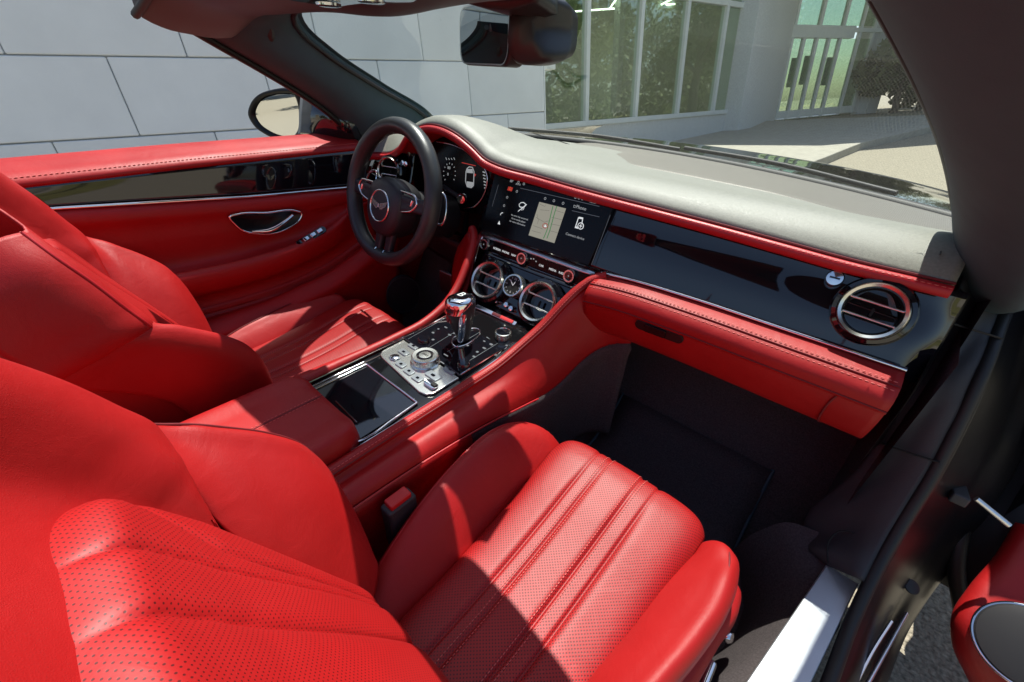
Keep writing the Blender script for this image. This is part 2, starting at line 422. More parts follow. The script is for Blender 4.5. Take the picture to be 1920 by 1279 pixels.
# ------------------------------------------------------------------ the site: ground, wall, showroom, trees
AL = np.array([0.2226, 0.9749, 0.0]); NL = np.array([-0.9749, 0.2226, 0.0]); UP = np.array([0, 0, 1.0])
E0 = np.array([EYE_W[0], EYE_W[1], 0.0])
def site(s, d, z):            # s along the building line, d towards it, z up
    return E0 + AL * s + NL * d + UP * z
def h_ground(s):
    return float(np.interp(s, [-80, 2.5, 11, 14, 40, 120, 400], [0, 0, 0.36, 0.50, 0.62, 0.70, 0.7]))
def GT(px, py, lift=0.0):
    z = 0.3
    for _ in range(60):
        q = G(px, py, z); z = 0.6 * z + 0.4 * (h_ground((q - E0) @ AL) + lift)
    return G(px, py, z)
def tag(o, label=None, cat=None, group=None, kind=None):
    if label: o['label'] = label
    if cat: o['category'] = cat
    if group: o['group'] = group
    if kind: o['kind'] = kind
    return o

M_asph = mat('asphalt', (0.30, 0.27, 0.205), 0.9, spec=0.2, noise=0.6, nscale=110, bump=1.0, bscale=90, dist=0.006)
M_pave = mat('paving', (0.40, 0.38, 0.32), 0.85, spec=0.2, noise=0.12, nscale=9, bump=0.4, bscale=120, dist=0.003)
M_conc = mat('pale_concrete', (0.38, 0.36, 0.30), 0.85, spec=0.2, noise=0.12, nscale=9, bump=0.4, bscale=120, dist=0.003)
M_stone = mat('grey_wall_panel', (0.78, 0.82, 0.84), 0.8, spec=0.25, noise=0.06, nscale=2.2, bump=0.35, bscale=55, dist=0.003)
nt_ = M_stone.node_tree; b_ = nt_.nodes['Principled BSDF']
oi = nt_.nodes.new('ShaderNodeObjectInfo'); mr_ = nt_.nodes.new('ShaderNodeMapRange'); mr_.inputs[3].default_value = 0.93; mr_.inputs[4].default_value = 1.03
vs_ = nt_.nodes.new('ShaderNodeVectorMath'); vs_.operation = 'SCALE'
src = [l for l in nt_.links if l.to_socket == b_.inputs['Base Color']][0].from_socket
nt_.links.new(oi.outputs['Random'], mr_.inputs[0]); nt_.links.new(src, vs_.inputs[0]); nt_.links.new(mr_.outputs[0], vs_.inputs[3]); nt_.links.new(vs_.outputs[0], b_.inputs['Base Color'])
M_joint = mat('grey_joint', (0.46, 0.48, 0.50), 0.9)
M_frame = mat('pale_metal_frame', (0.72, 0.76, 0.74), 0.45, metal=0.0, noise=0.04)
M_col = mat('grey_render_column', (0.62, 0.64, 0.63), 0.85, noise=0.1, nscale=30, bump=0.5, bscale=80, dist=0.004)
M_glass = glass_mat('showroom_glass', (0.70, 0.82, 0.68), 1.5, gain=1.9)
M_int = mat('showroom_inside', (0.60, 0.63, 0.50), 0.7, noise=0.1)
M_intfl = mat('showroom_floor', (0.16, 0.20, 0.10), 0.35, noise=0.2, nscale=1.5)
M_leaf = mat('leaf_green', (0.16, 0.185, 0.075), 0.6, spec=0.3, noise=0.5, nscale=1.2)
M_leaf2 = mat('leaf_dark_green', (0.12, 0.14, 0.06), 0.6, spec=0.3, noise=0.5, nscale=1.5)
M_bark = mat('bark', (0.12, 0.09, 0.065), 0.9, noise=0.3, nscale=12)
M_grass = mat('dry_grass', (0.20, 0.19, 0.07), 0.95, spec=0.1, noise=0.4, nscale=3)

# ground sheet following the gentle rise to the building
ss = [-300, -60, -10, 2.5, 5, 8, 11, 12.5, 14, 20, 30, 40, 80, 120, 400]
dd = [-300, -60, -20, -8, -4, 0, 4, 8, 20, 60, 300]
gr = np.array([[site(s, d, h_ground(s)) for d in dd] for s in ss])
g = grid_mesh('ground', gr, M_asph); tag(g, kind='structure')
lawn = grid_mesh('lawn', np.array([[site(s, d, h_ground(s) + 0.012) for d in (-9, -14, -40)] for s in (-20, 2.5, 8, 11, 14, 20, 40, 90)]), M_grass); tag(lawn, kind='structure')

# raised pavement with kerb in front of the entrance
kerb_px = [(1452, 345), (1545, 310), (1585, 293), (1625, 278), (1655, 271), (1700, 260), (1752, 247)]
kerb = [GT(*p) for p in kerb_px]
kerb = [kerb[0] + (kerb[0] - kerb[1]) * 1.0] + kerb + [kerb[-1] + (kerb[-1] - kerb[-2]) * 2.0]
kerb = cr(kerb, 40)
def on(q, lift): return np.array([q[0], q[1], h_ground((q - E0) @ AL) + lift])
rows = [[on(q + NL * w, lf) for (w, lf) in ((0.0, -0.02), (0.006, 0.10), (0.02, 0.115), (0.16, 0.12), (0.19, 0.121), (3.0, 0.125), (9.0, 0.125))] for q in kerb]
A = np.array(rows)
pv = grid_mesh('pavement', A[:, 4:], M_conc); tag(pv, kind='structure')
ke = grid_mesh('kerb', A[:, :5], M_conc); tag(ke, kind='structure'); bevel(ke, 0.004, 1, 50)

# stone clad wall to the left, one object for each panel
wall = empty('panel_clad_wall'); tag(wall, 'grey panel clad building wall beyond the driver side of the car', 'wall')
wall.location = (0, 0, 0)
WD = 5.0; PW = 1.09; PH = 0.56
corner = 5.72 - 0.33
def wbox(name, s0, s1, d0, d1, z0, z1, m, parent, bev=0.0):
    V = [site(s, d, z) for s in (s0, s1) for d in (d0, d1) for z in (z0, z1)]
    F = [(0, 1, 3, 2), (4, 6, 7, 5), (0, 4, 5, 1), (2, 3, 7, 6), (0, 2, 6, 4), (1, 5, 7, 3)]
    o = mesh(name, V, F, m, parent, smooth=False)
    if bev: bevel(o, bev, 1)
    return o
S_corner = float((PLW(1021, 190, E0 + NL * WD, NL) - E0) @ AL)
wbox('wall_core', -6, S_corner - 0.02, WD + 0.03, WD + 1.9, 0, 5.1, M_joint, wall)
z_j2 = float(PLW(200, 259, E0 + NL * WD, NL)[2]); z_j1 = float(PLW(200, 105, E0 + NL * WD, NL)[2])
PH = z_j1 - z_j2
s_even = float((PLW(231, 182, E0 + NL * WD, NL) - E0) @ AL)
s_odd = float((PLW(352, 108, E0 + NL * WD, NL) - E0) @ AL)
PW = float((PLW(497, 140, E0 + NL * WD, NL) - E0) @ AL) - s_even
for c in range(-2, 6):
    z0 = z_j2 + c * PH; s_ref = s_even if c % 2 == 0 else s_odd
    k0 = -6
    for k in range(k0, 6):
        a = s_ref + k * PW; b = a + PW
        if b < -5.5 or a > S_corner - 0.05: continue
        b = min(b, S_corner)
        if S_corner - b < 0.16: b = S_corner
        wbox('wall_panel', a + 0.0035, b - 0.0035, WD - random.uniform(0, 0.003), WD + 0.04, max(z0 + 0.005, 0.0), z0 + PH - 0.005, M_stone, wall, 0.008)
wbox('end_panel', S_corner + 0.002, S_corner + 0.02, WD + 0.002, WD + 1.6, 0, 5.1, M_stone, wall)
wl = empty('wall_lamp'); tag(wl, 'small white box lamp on the corner of the grey panel wall', 'wall lamp')
q = PLW(1026, 120, E0 + NL * WD, NL); sq = float((q - E0) @ AL)
wbox('housing', sq - 0.02, sq + 0.24, WD + 0.1, WD + 0.3, q[2] - 0.05, q[2] + 0.09, M_frame, wl, 0.01)
wbox('bracket', S_corner + 0.02, sq + 0.1, WD + 0.16, WD + 0.24, q[2] - 0.10, q[2] - 0.06, M_frame, wl)

# showroom facade
FD = 6.5
def fs(px, py, D=FD): return float((PLW(px, py, E0 + NL * D, NL) - E0) @ AL)
show = empty('showroom'); tag(show, 'glazed showroom front with pale frames beyond the windscreen', 'building')
mull = [fs(1099, 110) + 1.42 * k for k in range(-1, 4)]
s_end = fs(1424, 60)
z_sill = 0.97; z_tr = 3.03; z_top = 5.2
for sm in mull: wbox('mullion', sm - 0.045, sm + 0.045, FD - 0.06, FD + 0.08, z_sill, z_top, M_frame, show, 0.006)
wbox('sill_rail', S_corner + 0.03, s_end - 0.1, FD - 0.075, FD + 0.08, z_sill - 0.09, z_sill, M_frame, show, 0.006)
wbox('transom', S_corner + 0.03, s_end, FD - 0.055, FD + 0.075, z_tr - 0.05, z_tr + 0.05, M_frame, show, 0.006)
wbox('plinth', S_corner + 0.03, s_end, FD - 0.03, FD + 0.2, 0.1, z_sill - 0.09, M_col, show)
ed = [S_corner + 0.03] + mull[1:] + [s_end]
for a, b in zip(ed[:-1], ed[1:]):
    for z0, z1 in ((z_sill, z_tr - 0.05), (z_tr + 0.05, z_top)):
        wbox('pane', a + 0.04, b - 0.04, FD + 0.005, FD + 0.017, z0, z1, M_glass, show)
# room behind the glass
wbox('interior_floor', S_corner - 2, 24, FD + 0.2, FD + 14, 0.46, 0.50, M_intfl, show)
wbox('interior_wall', S_corner - 2, 24, FD + 14, FD + 14.2, 0.4, 5.2, M_int, show)
wbox('ceiling', S_corner - 2, 24, FD + 0.1, FD + 14, 5.2, 5.4, M_int, show)
wbox('roof', S_corner - 4, 21, FD + 0.02, FD + 14, 5.45, 7.2, M_stone, show)
M_tube = emit_mat('ceiling_tube_light', (1.0, 0.98, 0.92), 4.0)
for k, (sa, da, sb, db) in enumerate([(8.5, 10, 10.5, 13.5), (8.0, 13, 13.5, 15), (11, 9, 15, 14), (12, 16, 17, 12.5), (10, 17, 16, 19), (15, 9.5, 18, 16)]):
    pth = [site(sa, da, 4.6), site(sb, db, 4.6)]
    tube('tube_light', pth, 0.03, M_tube, show, seg=6)
for sc_, dc_ in ((10.5, 12.5), (14.5, 13.0), (13, 17), (18, 16)):
    wbox('interior_column', sc_ - 0.14, sc_ + 0.14, dc_ - 0.14, dc_ + 0.14, 0.5, 5.2, M_col, show)
wbox('display_plinth', 11.2, 13.0, 9.4, 10.6, 0.5, 0.62, M_frame, show, 0.02)

# entrance bay: columns, glazed doors and an added overhead slab for shade
ent = empty('entrance_bay'); tag(ent, 'pale framed glass entrance doors between two grey columns', 'entrance')
c1a = fs(1381, 238, 5.6); c1b = fs(1412, 246, 5.6)
def qbox(name, pts, z0, z1, m, parent, bev=0.0):
    k = len(pts); V = [np.array([p[0], p[1], z0]) for p in pts] + [np.array([p[0], p[1], z1]) for p in pts]
    F = [tuple(range(k))[::-1], tuple(range(k, 2 * k))] + [(i, (i + 1) % k, k + (i + 1) % k, k + i) for i in range(k)]
    o = mesh(name, V, F, m, parent, smooth=False)
    if bev: bevel(o, bev, 1)
    return o
# front face of the left column: picture x 1405..1440 at mid height
colp = PLW(1403, 243, E0 + NL * 6.1, NL)
eb = PLW(1462, 217, E0 + NL * 6.9, NL); ea_dir = np.array([math.sin(R(24)), math.cos(R(24)), 0]); en = np.array([-ea_dir[1], ea_dir[0], 0])
def ent_s(px, py): return float((PLW(px, py, eb, en) - eb) @ ea_dir)
def epos(s, d, z): return np.array([eb[0], eb[1], 0]) + ea_dir * s + en * d + UP * z
def ebox(name, s0, s1, d0, d1, z0, z1, m, parent=ent, bev=0.0):
    V = [epos(s, d, z) for s in (s0, s1) for d in (d0, d1) for z in (z0, z1)]
    F = [(0, 1, 3, 2), (4, 6, 7, 5), (0, 4, 5, 1), (2, 3, 7, 6), (0, 2, 6, 4), (1, 5, 7, 3)]
    o = mesh(name, V, F, m, parent, smooth=False)
    if bev: bevel(o, bev, 1)
    return o
zb = float(eb[2])
cs0 = float((colp - E0) @ AL)
qbox('column', [site(cs0 - 0.55, 6.75, 0), site(cs0 - 0.5, 6.1, 0), site(cs0, 6.05, 0), epos(ent_s(1464, 150), -0.06, 0), epos(ent_s(1464, 150), 0.3, 0)], 0.2, 5.4, M_col, ent, 0.01)
xs = [ent_s(*p) for p in ((1493, 120), (1528, 120), (1560, 120), (1583, 120), (1612, 120), (1640, 120))]
zd = float(PLW(1540, 72, eb, en)[2]); zh = float(PLW(1540, 50, eb, en)[2])
ebox('door_header', ent_s(1462, 60), xs[3] + 0.02, -0.07, 0.07, zd, zd + 0.30, M_frame, bev=0.008)
ebox('door_head_rail', xs[3] + 0.02, xs[5] + 0.6, -0.05, 0.05, zd + 0.16, zd + 0.26, M_frame)
st = [ent_s(1468, 150), ent_s(1490, 150), ent_s(1513, 150), ent_s(1535, 150), ent_s(1555, 150), ent_s(1588, 150), ent_s(1612, 150)]
for i, s in enumerate(st):
    top = zd if i < 5 else z_top
    ebox('door_stile', s - 0.05, s + 0.05, -0.045, 0.05, zb - 0.1, top, M_frame, bev=0.006)
for a, b in zip(st[:-1], st[1:]):
    ebox('pane', a + 0.05, b - 0.05, 0.0, 0.012, zb + 0.12, zd - 0.002, M_glass)
    ebox('bottom_rail', a + 0.05, b - 0.05, -0.035, 0.045, zb - 0.08, zb + 0.12, M_frame)
for a, b in ((st[0], st[2]), (st[2], st[4]), (st[4], st[5]), (st[5], st[6])):
    ebox('pane', a + 0.04, b - 0.04, 0.0, 0.012, zd + 0.31, z_top, M_glass)
for s in (st[0], st[2], st[4]): ebox('upper_mullion', s - 0.05, s + 0.05, -0.045, 0.05, zd + 0.3, z_top, M_frame)
M_poster = mat('pale_poster', (0.62, 0.72, 0.70), 0.5)
for a, b, z0, z1 in ((st[1] + 0.1, st[2] - 0.1, 0.75, 1.5), (st[2] + 0.1, st[3] - 0.08, 0.8, 1.55), (st[4] + 0.1, st[5] - 0.3, 0.75, 1.5)):
    ebox('poster', a, b, 0.3, 0.31, zb + z0, zb + z1, M_poster)
s2 = ent_s(1625, 150)
ebox('column', s2, s2 + 0.62, -0.25, 0.6, zb - 0.4, 5.4, M_col, bev=0.01)
ebox('side_panel', st[6] + 0.05, s2 - 0.001, 0.02, 0.12, zb - 0.1, z_top, M_col)
ebox('lobby_wall', st[0] - 1.5, s2 + 0.4, 6.0, 6.2, 0.4, 5.2, M_int)
ebox('lobby_floor', st[0] - 1.5, s2 + 0.4, 0.2, 6.0, zb - 0.16, zb - 0.12, M_intfl)
cn = [site(10.4, 7.2, 0), site(10.4, 4.2, 0), site(12.6, 2.0, 0), site(20.0, 0.6, 0), site(22, 4.0, 0), site(22, 8.0, 0)]
qbox('added_shade_slab', cn, 5.5, 6.0, M_col, ent)  # unseen slab above the view, added to cast shade on the forecourt

# trees and shrubs across the road and past the entrance
def leaf_cloud(name, centres, n, size, m, parent):
    V = np.zeros((n * 4, 3)); k = 0
    cs = np.array([c[:3] for c in centres]); rs = np.array([c[3] for c in centres]); w = rs ** 2; w = w / w.sum()
    pick = np.random.choice(len(cs), n, p=w)
    dv = np.random.normal(size=(n, 3)); dv /= np.linalg.norm(dv, axis=1, keepdims=True)
    rad = rs[pick] * (0.55 + 0.5 * np.random.rand(n) ** 0.5)
    c = cs[pick] + dv * rad[:, None] * np.array([1, 1, 0.85])
    a = np.random.normal(size=(n, 3)); a /= np.linalg.norm(a, axis=1, keepdims=True)
    b = np.cross(a, np.random.normal(size=(n, 3))); b /= np.linalg.norm(b, axis=1, keepdims=True)
    s = size * (0.6 + 0.8 * np.random.rand(n, 1))
    V = np.stack([c - a * s, c + b * s * 0.45, c + a * s, c - b * s * 0.45], 1).reshape(-1, 3)
    return mesh(name, V, [(4 * i, 4 * i + 1, 4 * i + 2, 4 * i + 3) for i in range(n)], m, parent, smooth=False)
def tree(x, y, hgt, rad, label, m, n=5200, size=0.16, shrub=False):
    z0 = h_ground((np.array([x, y, 0]) - E0) @ AL)
    t = empty('shrub' if shrub else 'tree'); t.location = (x, y, z0)
    tag(t, label, 'shrub' if shrub else 'tree', 'planting past the entrance' if shrub else 'trees across the road')
    th = hgt * (0.12 if shrub else 0.42)
    tube('trunk', [(0, 0, -0.1), (0.05, 0.03, th * 0.5), (0, 0.1, th), (0.1, 0.05, hgt * 0.7)], [rad * 0.09, rad * 0.07, rad * 0.05, rad * 0.015], M_bark, t, seg=8)
    cl = []
    for i in range(12 if not shrub else 9):
        a = random.uniform(0, 6.28); rr = rad * random.uniform(0.25, 0.75)
        cz = hgt * random.uniform(0.45 if not shrub else 0.25, 0.85)
        cl.append((rr * math.cos(a), rr * math.sin(a), cz, rad * random.uniform(0.28, 0.5)))
        if not shrub and i % 2 == 0:
            tube('limb', [(0, 0.05, th * random.uniform(0.7, 1.0)), (rr * 0.5 * math.cos(a), rr * 0.5 * math.sin(a), cz * 0.8), (rr * math.cos(a), rr * math.sin(a), cz)], [rad * 0.035, rad * 0.022, rad * 0.008], M_bark, t, seg=5)
    leaf_cloud('crown', cl, n, size, m, t)
    return t
names = ['nearest', 'second', 'third', 'fourth', 'fifth', 'sixth', 'seventh', 'eighth', 'ninth', 'tenth']
for i, (x, y, hh, rr) in enumerate([(10.5, 12, 7.5, 3.0), (12.5, 18, 8.5, 3.4), (11.0, 25, 8, 3.2), (14, 31, 9, 3.6), (12, 38, 8.5, 3.4), (16, 45, 10, 4.0), (12, 53, 9, 3.6), (17, 61, 10, 4), (9, 70, 10, 4.2)]):
    tree(x, y, hh * .9, rr * 1.15, f'leafy roadside tree, {names[i]} of the row across the road', M_leaf if i % 2 else M_leaf2, n=4200)
for i, (px, py, back, hh, rr) in enumerate([(1668, 225, 0.0, 2.6, 1.5), (1712, 224, 0.5, 1.7, 1.25), (1752, 222, 3.5, 2.4, 1.6), (1690, 214, 5.0, 4.6, 2.2), (1736, 212, 7.0, 5.0, 2.4)]):
    q = G(px, py, 0.62); q = E0 + (q - E0) / np.linalg.norm((q - E0)[:2]) * (19.5 + back)
    tree(q[0], q[1], hh, rr, ['bushy grey green shrub right beside the entrance column', 'low round shrub past the entrance beside the bare branches', 'wide shrub at the edge of the windscreen pillar', 'tall loose shrub rising behind the entrance planting', 'tallest shrub of the planting, farthest back'][i], M_leaf2 if i % 2 else M_leaf, n=3600, size=0.11, shrub=True)

rb = empty('beige_building'); tag(rb, 'beige building behind the car, mirrored in the driver door mirror', 'building')
M_beige = mat('beige_render', (0.55, 0.48, 0.34), 0.8, noise=0.06, nscale=1.5)
wbox('wall', -26, -14, 1.2, 4.6, 0, 3.6, M_beige, rb); wbox('parapet', -26.1, -13.9, 1.1, 4.7, 3.6, 3.9, M_frame, rb)
for k in range(4):
    for z0 in (1.0,):
        wbox('window', -24.5 + k * 2.7, -23.0 + k * 2.7, 1.14, 1.2, z0, z0 + 1.8, MT['piano'], rb); wbox('window_sill', -24.6 + k * 2.7, -22.9 + k * 2.7, 1.08, 1.2, z0 - .08, z0 - .002, M_frame, rb)
for i, (s_, d_) in enumerate(((-15, -1.5), (-18, -4.5), (-14, -7.5), (-22, -0.5))):
    q = site(s_, d_, 0); tree(q[0], q[1], 4.0, 2.0, 'leafy tree behind the car, ' + ['nearest the beige building', 'middle of the group', 'farthest from the wall', 'rearmost of the group'][i], M_leaf, n=2500)
wood = []
for s in np.arange(9, 78, 2.2):
    for zz in (1.2, 3.2, 5.4, 7.6):
        p = site(s + random.uniform(-.8, .8), -15.5 - random.uniform(0, 3) - s * .05, zz + random.uniform(-.6, .6)); wood.append((*p, random.uniform(1.5, 2.3)))
wd = leaf_cloud('woodland', wood, 26000, 0.30, M_leaf, None); tag(wd, kind='stuff')
# a white car far off behind the shrubs
pc = empty('parked_car'); tag(pc, 'white car parked far off behind the shrubs', 'car')
q = G(1702, 160, 0.7); q = E0 + (q - E0) / np.linalg.norm((q - E0)[:2]) * 27.0
prof = [(-2.1, .35), (-2.15, .75), (-1.9, .95), (-1.2, 1.02), (-.6, 1.42), (.6, 1.45), (1.3, 1.02), (2.0, .9), (2.15, .6), (2.1, .35)]
ax = (np.array([1.0, 0, 0]), UP, np.array([0, 1.0, 0]))
prism('body', prof, (0, 0, 0), ax, -0.85, 0.85, mat('white_car_paint', (0.8, 0.8, 0.8), 0.15, coat=1.0), pc, bev=0.08)
prism('side_window', [(-1.0, 1.04), (-.55, 1.36), (.5, 1.38), (1.05, 1.04)], (0, 0, 0), ax, -0.856, 0.856, MT['piano'], pc)
for wx in (-1.35, 1.35):
    for sy in (-0.8, 0.8):
        lathe('wheel', [(0.05, -0.1), (0.31, -0.1), (0.33, 0), (0.31, 0.1), (0.05, 0.1)], (wx, sy, 0.33), (0, 1, 0), MT['rubber'], pc, seg=20)
pc.location = (q[0], q[1], h_ground((q - E0) @ AL)); pc.rotation_euler = (0, 0, R(20))
# ------------------------------------------------------------------ the car
car = empty('convertible_car'); tag(car, 'black open-top car with red leather cabin and passenger door open', 'car')
mw = Matrix.Identity(4)
for i in range(3):
    for j in range(3): mw[i][j] = RC[i, j]
mw[2][3] = HEIGHT
car.matrix_world = mw
def part(name, label=None):
    o = empty(name, car)
    if label: o['label'] = label
    return o
MX = lambda a: np.asarray(a, float) * np.array([-1, 1, 1])
def far_y(x): return 1.345 - 0.225 * (x / 0.7) ** 2 if x > 0 else 1.345 - 0.29 * (x / 0.72) ** 2

# --- windscreen frame: two pillars and the header rail
frame = part('windscreen_frame', 'black windscreen surround with pillars and header rail')
Lin = [np.array([-0.735, 1.09, -0.215]), P(800, 228, 'x', -.715), P(700, 165, 'x', -.67), P(600, 100, 'x', -.62), P(556, 62, 'x', -.595), P(543, 38, 'x', -.57), P(552, 20, 'x', -.53)]
Lout = [np.array([-0.80, 0.98, -0.30]), P(690, 272, 'x', -.765), P(600, 197, 'x', -.72), P(490, 127, 'x', -.67), P(400, 75, 'x', -.64), P(330, 34, 'x', -.62), P(275, 6, 'x', -.60)]
Lin = cr(Lin, 24); Lout = cr(Lout, 24)
def pillar_rows(a, b, sgn):
    rows = []
    for p, q in zip(a, b):
        t = q - p; mid = (p + q) / 2 + np.array([sgn * 0.02, -0.012, -0.012])
        out = np.array([-sgn * 0.028, 0.03, 0.02])
        rows.append([p + np.array([0, 0.02, 0.012]), p, p + t * .2 + np.array([sgn * .012, -.006, -.006]), mid, p + t * .85 + np.array([sgn * .008, -.008, -.008]), q, q + out, (p + q) / 2 + out * 1.2, p + np.array([0, 0.03, 0.016])])
    return rows
loft('pillar', pillar_rows(Lin, Lout, 1), 30, 40, 'pillar', frame)
edge_px = [(1826, 560, 0.90), (1806, 480, 0.93), (1797, 420, 0.945), (1776, 300, .80), (1741, 200, .655), (1700, 112, .58), (1640, 0, .515), (1565, -120, .46)]
Rin = cr([P(x, y, 'y', d) for x, y, d in edge_px], 24)
Rout = MX(Lout) + np.array([0.0, 0, 0]); Rout[:, 1] -= np.linspace(0.0, 0.06, 24)
loft('pillar', pillar_rows(Rin, Rout, -1), 30, 40, 'pillar', frame)
hy = lambda x: 0.488 - 0.075 * (x / .55) ** 2
hz = lambda x: 0.074 - 0.012 * (x / .55) ** 2
xs_h = np.linspace(-0.57, 0.46, 25)
rows = []
for x in xs_h:
    e = max(0, abs(x) - 0.46) / 0.11
    bul = 0.010 * math.exp(-((x + .06) / .12) ** 2)
    f0 = np.array([x, hy(x) + 0.05 * e * 0.3, hz(x) - 0.03 * e])
    rows.append([f0 + [0, .012, .012], f0 + [0, 0.004, 0], f0 + [0, -.02, -.006 - bul], f0 + [0, -.08, -.004 - bul], f0 + [0, -.125, .004], f0 + [0, -.155, .022], f0 + [0, -.155, .045], f0 + [0, -.08, .052], f0 + [0, .02, .03]])
M_head = mat('header_trim', (0.045, 0.044, 0.046), 0.5, noise=0.1)
loft('header_rail', rows, 30, 60, M_head, frame)
latch = P(505, 45, 'x', -.60)
lathe('roof_latch_socket', [(0.001, 0.006), (0.008, 0.006), (0.012, 0.0), (0.013, -0.01)], latch + np.array([.012, -.01, -.01]), (0.75, -0.5, -0.3), 'trim', frame, seg=20, sx=0.9, sy=2.0)
tube('roof_seal', np.vstack([np.array([r[5] for r in rows])]) + np.array([0, -0.004, -0.003]), 0.007, 'rubber', frame)
tube('glass_seal', Lin + np.array([0.004, 0.006, 0.004]), 0.006, 'rubber', frame)
tube('door_glass_seal', Lout + np.array([0.004, -0.004, -0.004]), 0.008, 'rubber', frame)
tube('glass_seal', Rin + np.array([-0.002, 0.008, 0.004]), 0.006, 'rubber', frame)
# lamp console in the header
prism('map_light_console', rrect(0.2, 0.09, 0.03), (-0.02, 0.365, 0.074), (np.array([1., 0, 0]), np.array([0, 1., 0]), np.array([0, 0, -1.])), 0, 0.012, 'piano', frame, bev=0.004)
for dx in (-0.05, 0.05):
    lathe('map_light', [(0.016, 0), (0.016, 0.003), (0.012, 0.004)], (-0.02 + dx, 0.365, 0.061), (0, 0, -1), 'chrome', frame, seg=20)
tube('windscreen_base_trim', [np.array([x, far_y(x) + 0.014, -0.196]) for x in np.linspace(-0.70, 0.72, 30)], 0.013, 'rubber', frame, flat=0.8)

# sensor housing on the glass behind the mirror
loft('sensor_housing', [[(x, y, z - .012 + .006 * abs(x / .08)) for y, z in ((.585, .070), (.60, .066), (.64, .054), (.69, .038), (.695, .046))] for x in (.015, .03, .05, .078)], 12, 8, 'blk', frame, thick=.012, off=1)
# --- windscreen glass
wr_ = []
for x in np.linspace(-1, 1, 21):
    b = np.array([0.725 * x, far_y(0.725 * x) + 0.03, -0.205])
    t = np.array([0.555 * x, hy(0.555 * x) + 0.03, hz(0.555 * x) + 0.014])
    wr_.append([b, b * .5 + t * .5 + np.array([0, 0.03, 0.018]), t])
wsg = loft('windscreen', wr_, 14, 40, 'wind', car); wsg['label'] = 'raked windscreen with faint green tint'

# --- bonnet seen through the screen
rows = []
for x in np.linspace(-0.86, 0.86, 15):
    rows.append([np.array([x, y, z - 0.05 * (abs(x) / .86) ** 2.5 - (0.008 if abs(abs(x) - .3) < .1 else 0) * 0]) for y, z in ((1.26, -.232), (1.5, -.222), (1.9, -.236), (2.3, -.275), (2.55, -.35), (2.62, -.52))])
hd = loft('bonnet', rows, 30, 50, 'paint', car); hd['label'] = 'glossy black bonnet reflecting the showroom'
cowl = loft('cowl_panel', [[np.array([x, y, -.225 - .05 * (abs(x) / .86) ** 2.5]) for y in (1.02, 1.1, 1.20)] for x in np.linspace(-.8, .8, 9)], 4, 12, 'matt', car)
for sg, x0, x1 in ((1, -0.55, 0.05), (1, 0.05, 0.6)):
    pth = cr([(x0, far_y(x0) + 0.10, -.185), ((x0 + x1) / 2, far_y((x0 + x1) / 2) + 0.085, -.182), (x1, far_y(x1) + 0.06, -.186)], 16)
    tube('wiper_blade', pth, 0.006, 'rubber', car)
for sx in (-1, 1):
    fen = loft('front_wing', [[np.array([sx * x, y, z]) for x, z in ((.86, -.262), (.93, -.30), (.965, -.40), (.96, -.8))] for y in (0.95, 1.4, 2.0, 2.5)], 12, 16, 'paint', car)

# --- dashboard
dash = part('dashboard', 'red and black dashboard with pale sunlit top pad')
edge_pts = [(-.74, .765, -.262)] + [tuple(P(x, y, 'y', .775)) for x, y in ((700, 292), (735, 290), (752, 277), (766, 255), (782, 245), (800, 240), (830, 245), (850, 255), (885, 283), (905, 303), (930, 316))] + [tuple(P(x, y, 'y', .80)) for x, y in ((1000, 336), (1100, 365), (1225, 398), (1350, 431), (1480, 467), (1600, 500), (1700, 524), (1785, 544))]
edge_raw = np.array(edge_pts)
edge = cr(edge_raw, 110)
rows = []
for p in edge:
    x = p[0]
    lift = float(np.interp(x, [-.74, -.60, -.52, -.46, -.38, -.28, -.2, -.1, .1, .75], [0, 0, .02, .045, .05, .045, .03, .014, .0, 0]))
    yf = max(far_y(x), p[1] + 0.12)
    zt = -.190
    top = max(p[2] + 0.020, zt)
    rows.append([p + [0, .006, .004], p + [0, .02, 0.020], p + [0, .06, top - p[2] + 0.004],
                 (x, p[1] + .16, max(zt + lift * .9, top * 0.6 + (zt + lift) * .4)), (x, p[1] * .4 + yf * .6, zt - 0.003 + lift * .35), (x, yf - .06, zt - .007), (x, yf + .02, -.210)])
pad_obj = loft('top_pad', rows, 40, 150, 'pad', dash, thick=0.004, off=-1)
# perforated speaker cover strip beside the glass
ms_f = [P(x, y, 'z', -.188) for x, y in ((1068, 272), (1086, 292), (1150, 305), (1240, 322), (1340, 342), (1440, 363), (1600, 407), (1750, 447), (1812, 462))]
ms_f = cr(ms_f, 50)
rows = []
for k, p in enumerate(ms_f):
    yb = far_y(p[0]) + 0.004
    rows.append([p + [0, 0, -.004], p + [0, .003, -.001], p + [0, .012, -.0008], (p[0], (p[1] + yb) / 2, -.1905), (p[0], yb - .03, -.194), (p[0], yb, -.197)])
loft('speaker_cover', rows, 16, 60, 'mesh', dash, thick=0.003)
tube('pad_seam', cr([P(1068, 271, 'z', -.183), P(1040, 262, 'z', -.175), P(1000, 250, 'z', -.158)], 12), 0.0012, 'trim', dash, seg=6)
cov = [P(1762, 478, 'z', -.192), P(1768, 463, 'z', -.190), P(1790, 452, 'z', -.190), P(1812, 450, 'z', -.188)]
tube('airbag_seam', cr(cov, 16), 0.0009, 'trim', dash, seg=6)
# red leather roll under the pad with its stitching
tube('edge_roll', edge + np.array([0, -0.001, -.003]), 0.0085, 'red_edge', dash, seg=12, flat=1.1)
tube('pad_lip', edge + np.array([0, 0.003, .0085]), 0.0022, 'thread_dark', dash, seg=6)
stitches('edge_stitching', edge + np.array([0, -0.0065, .0035]), 'thread', dash, step=0.0075, ln=0.005, r=0.0009)
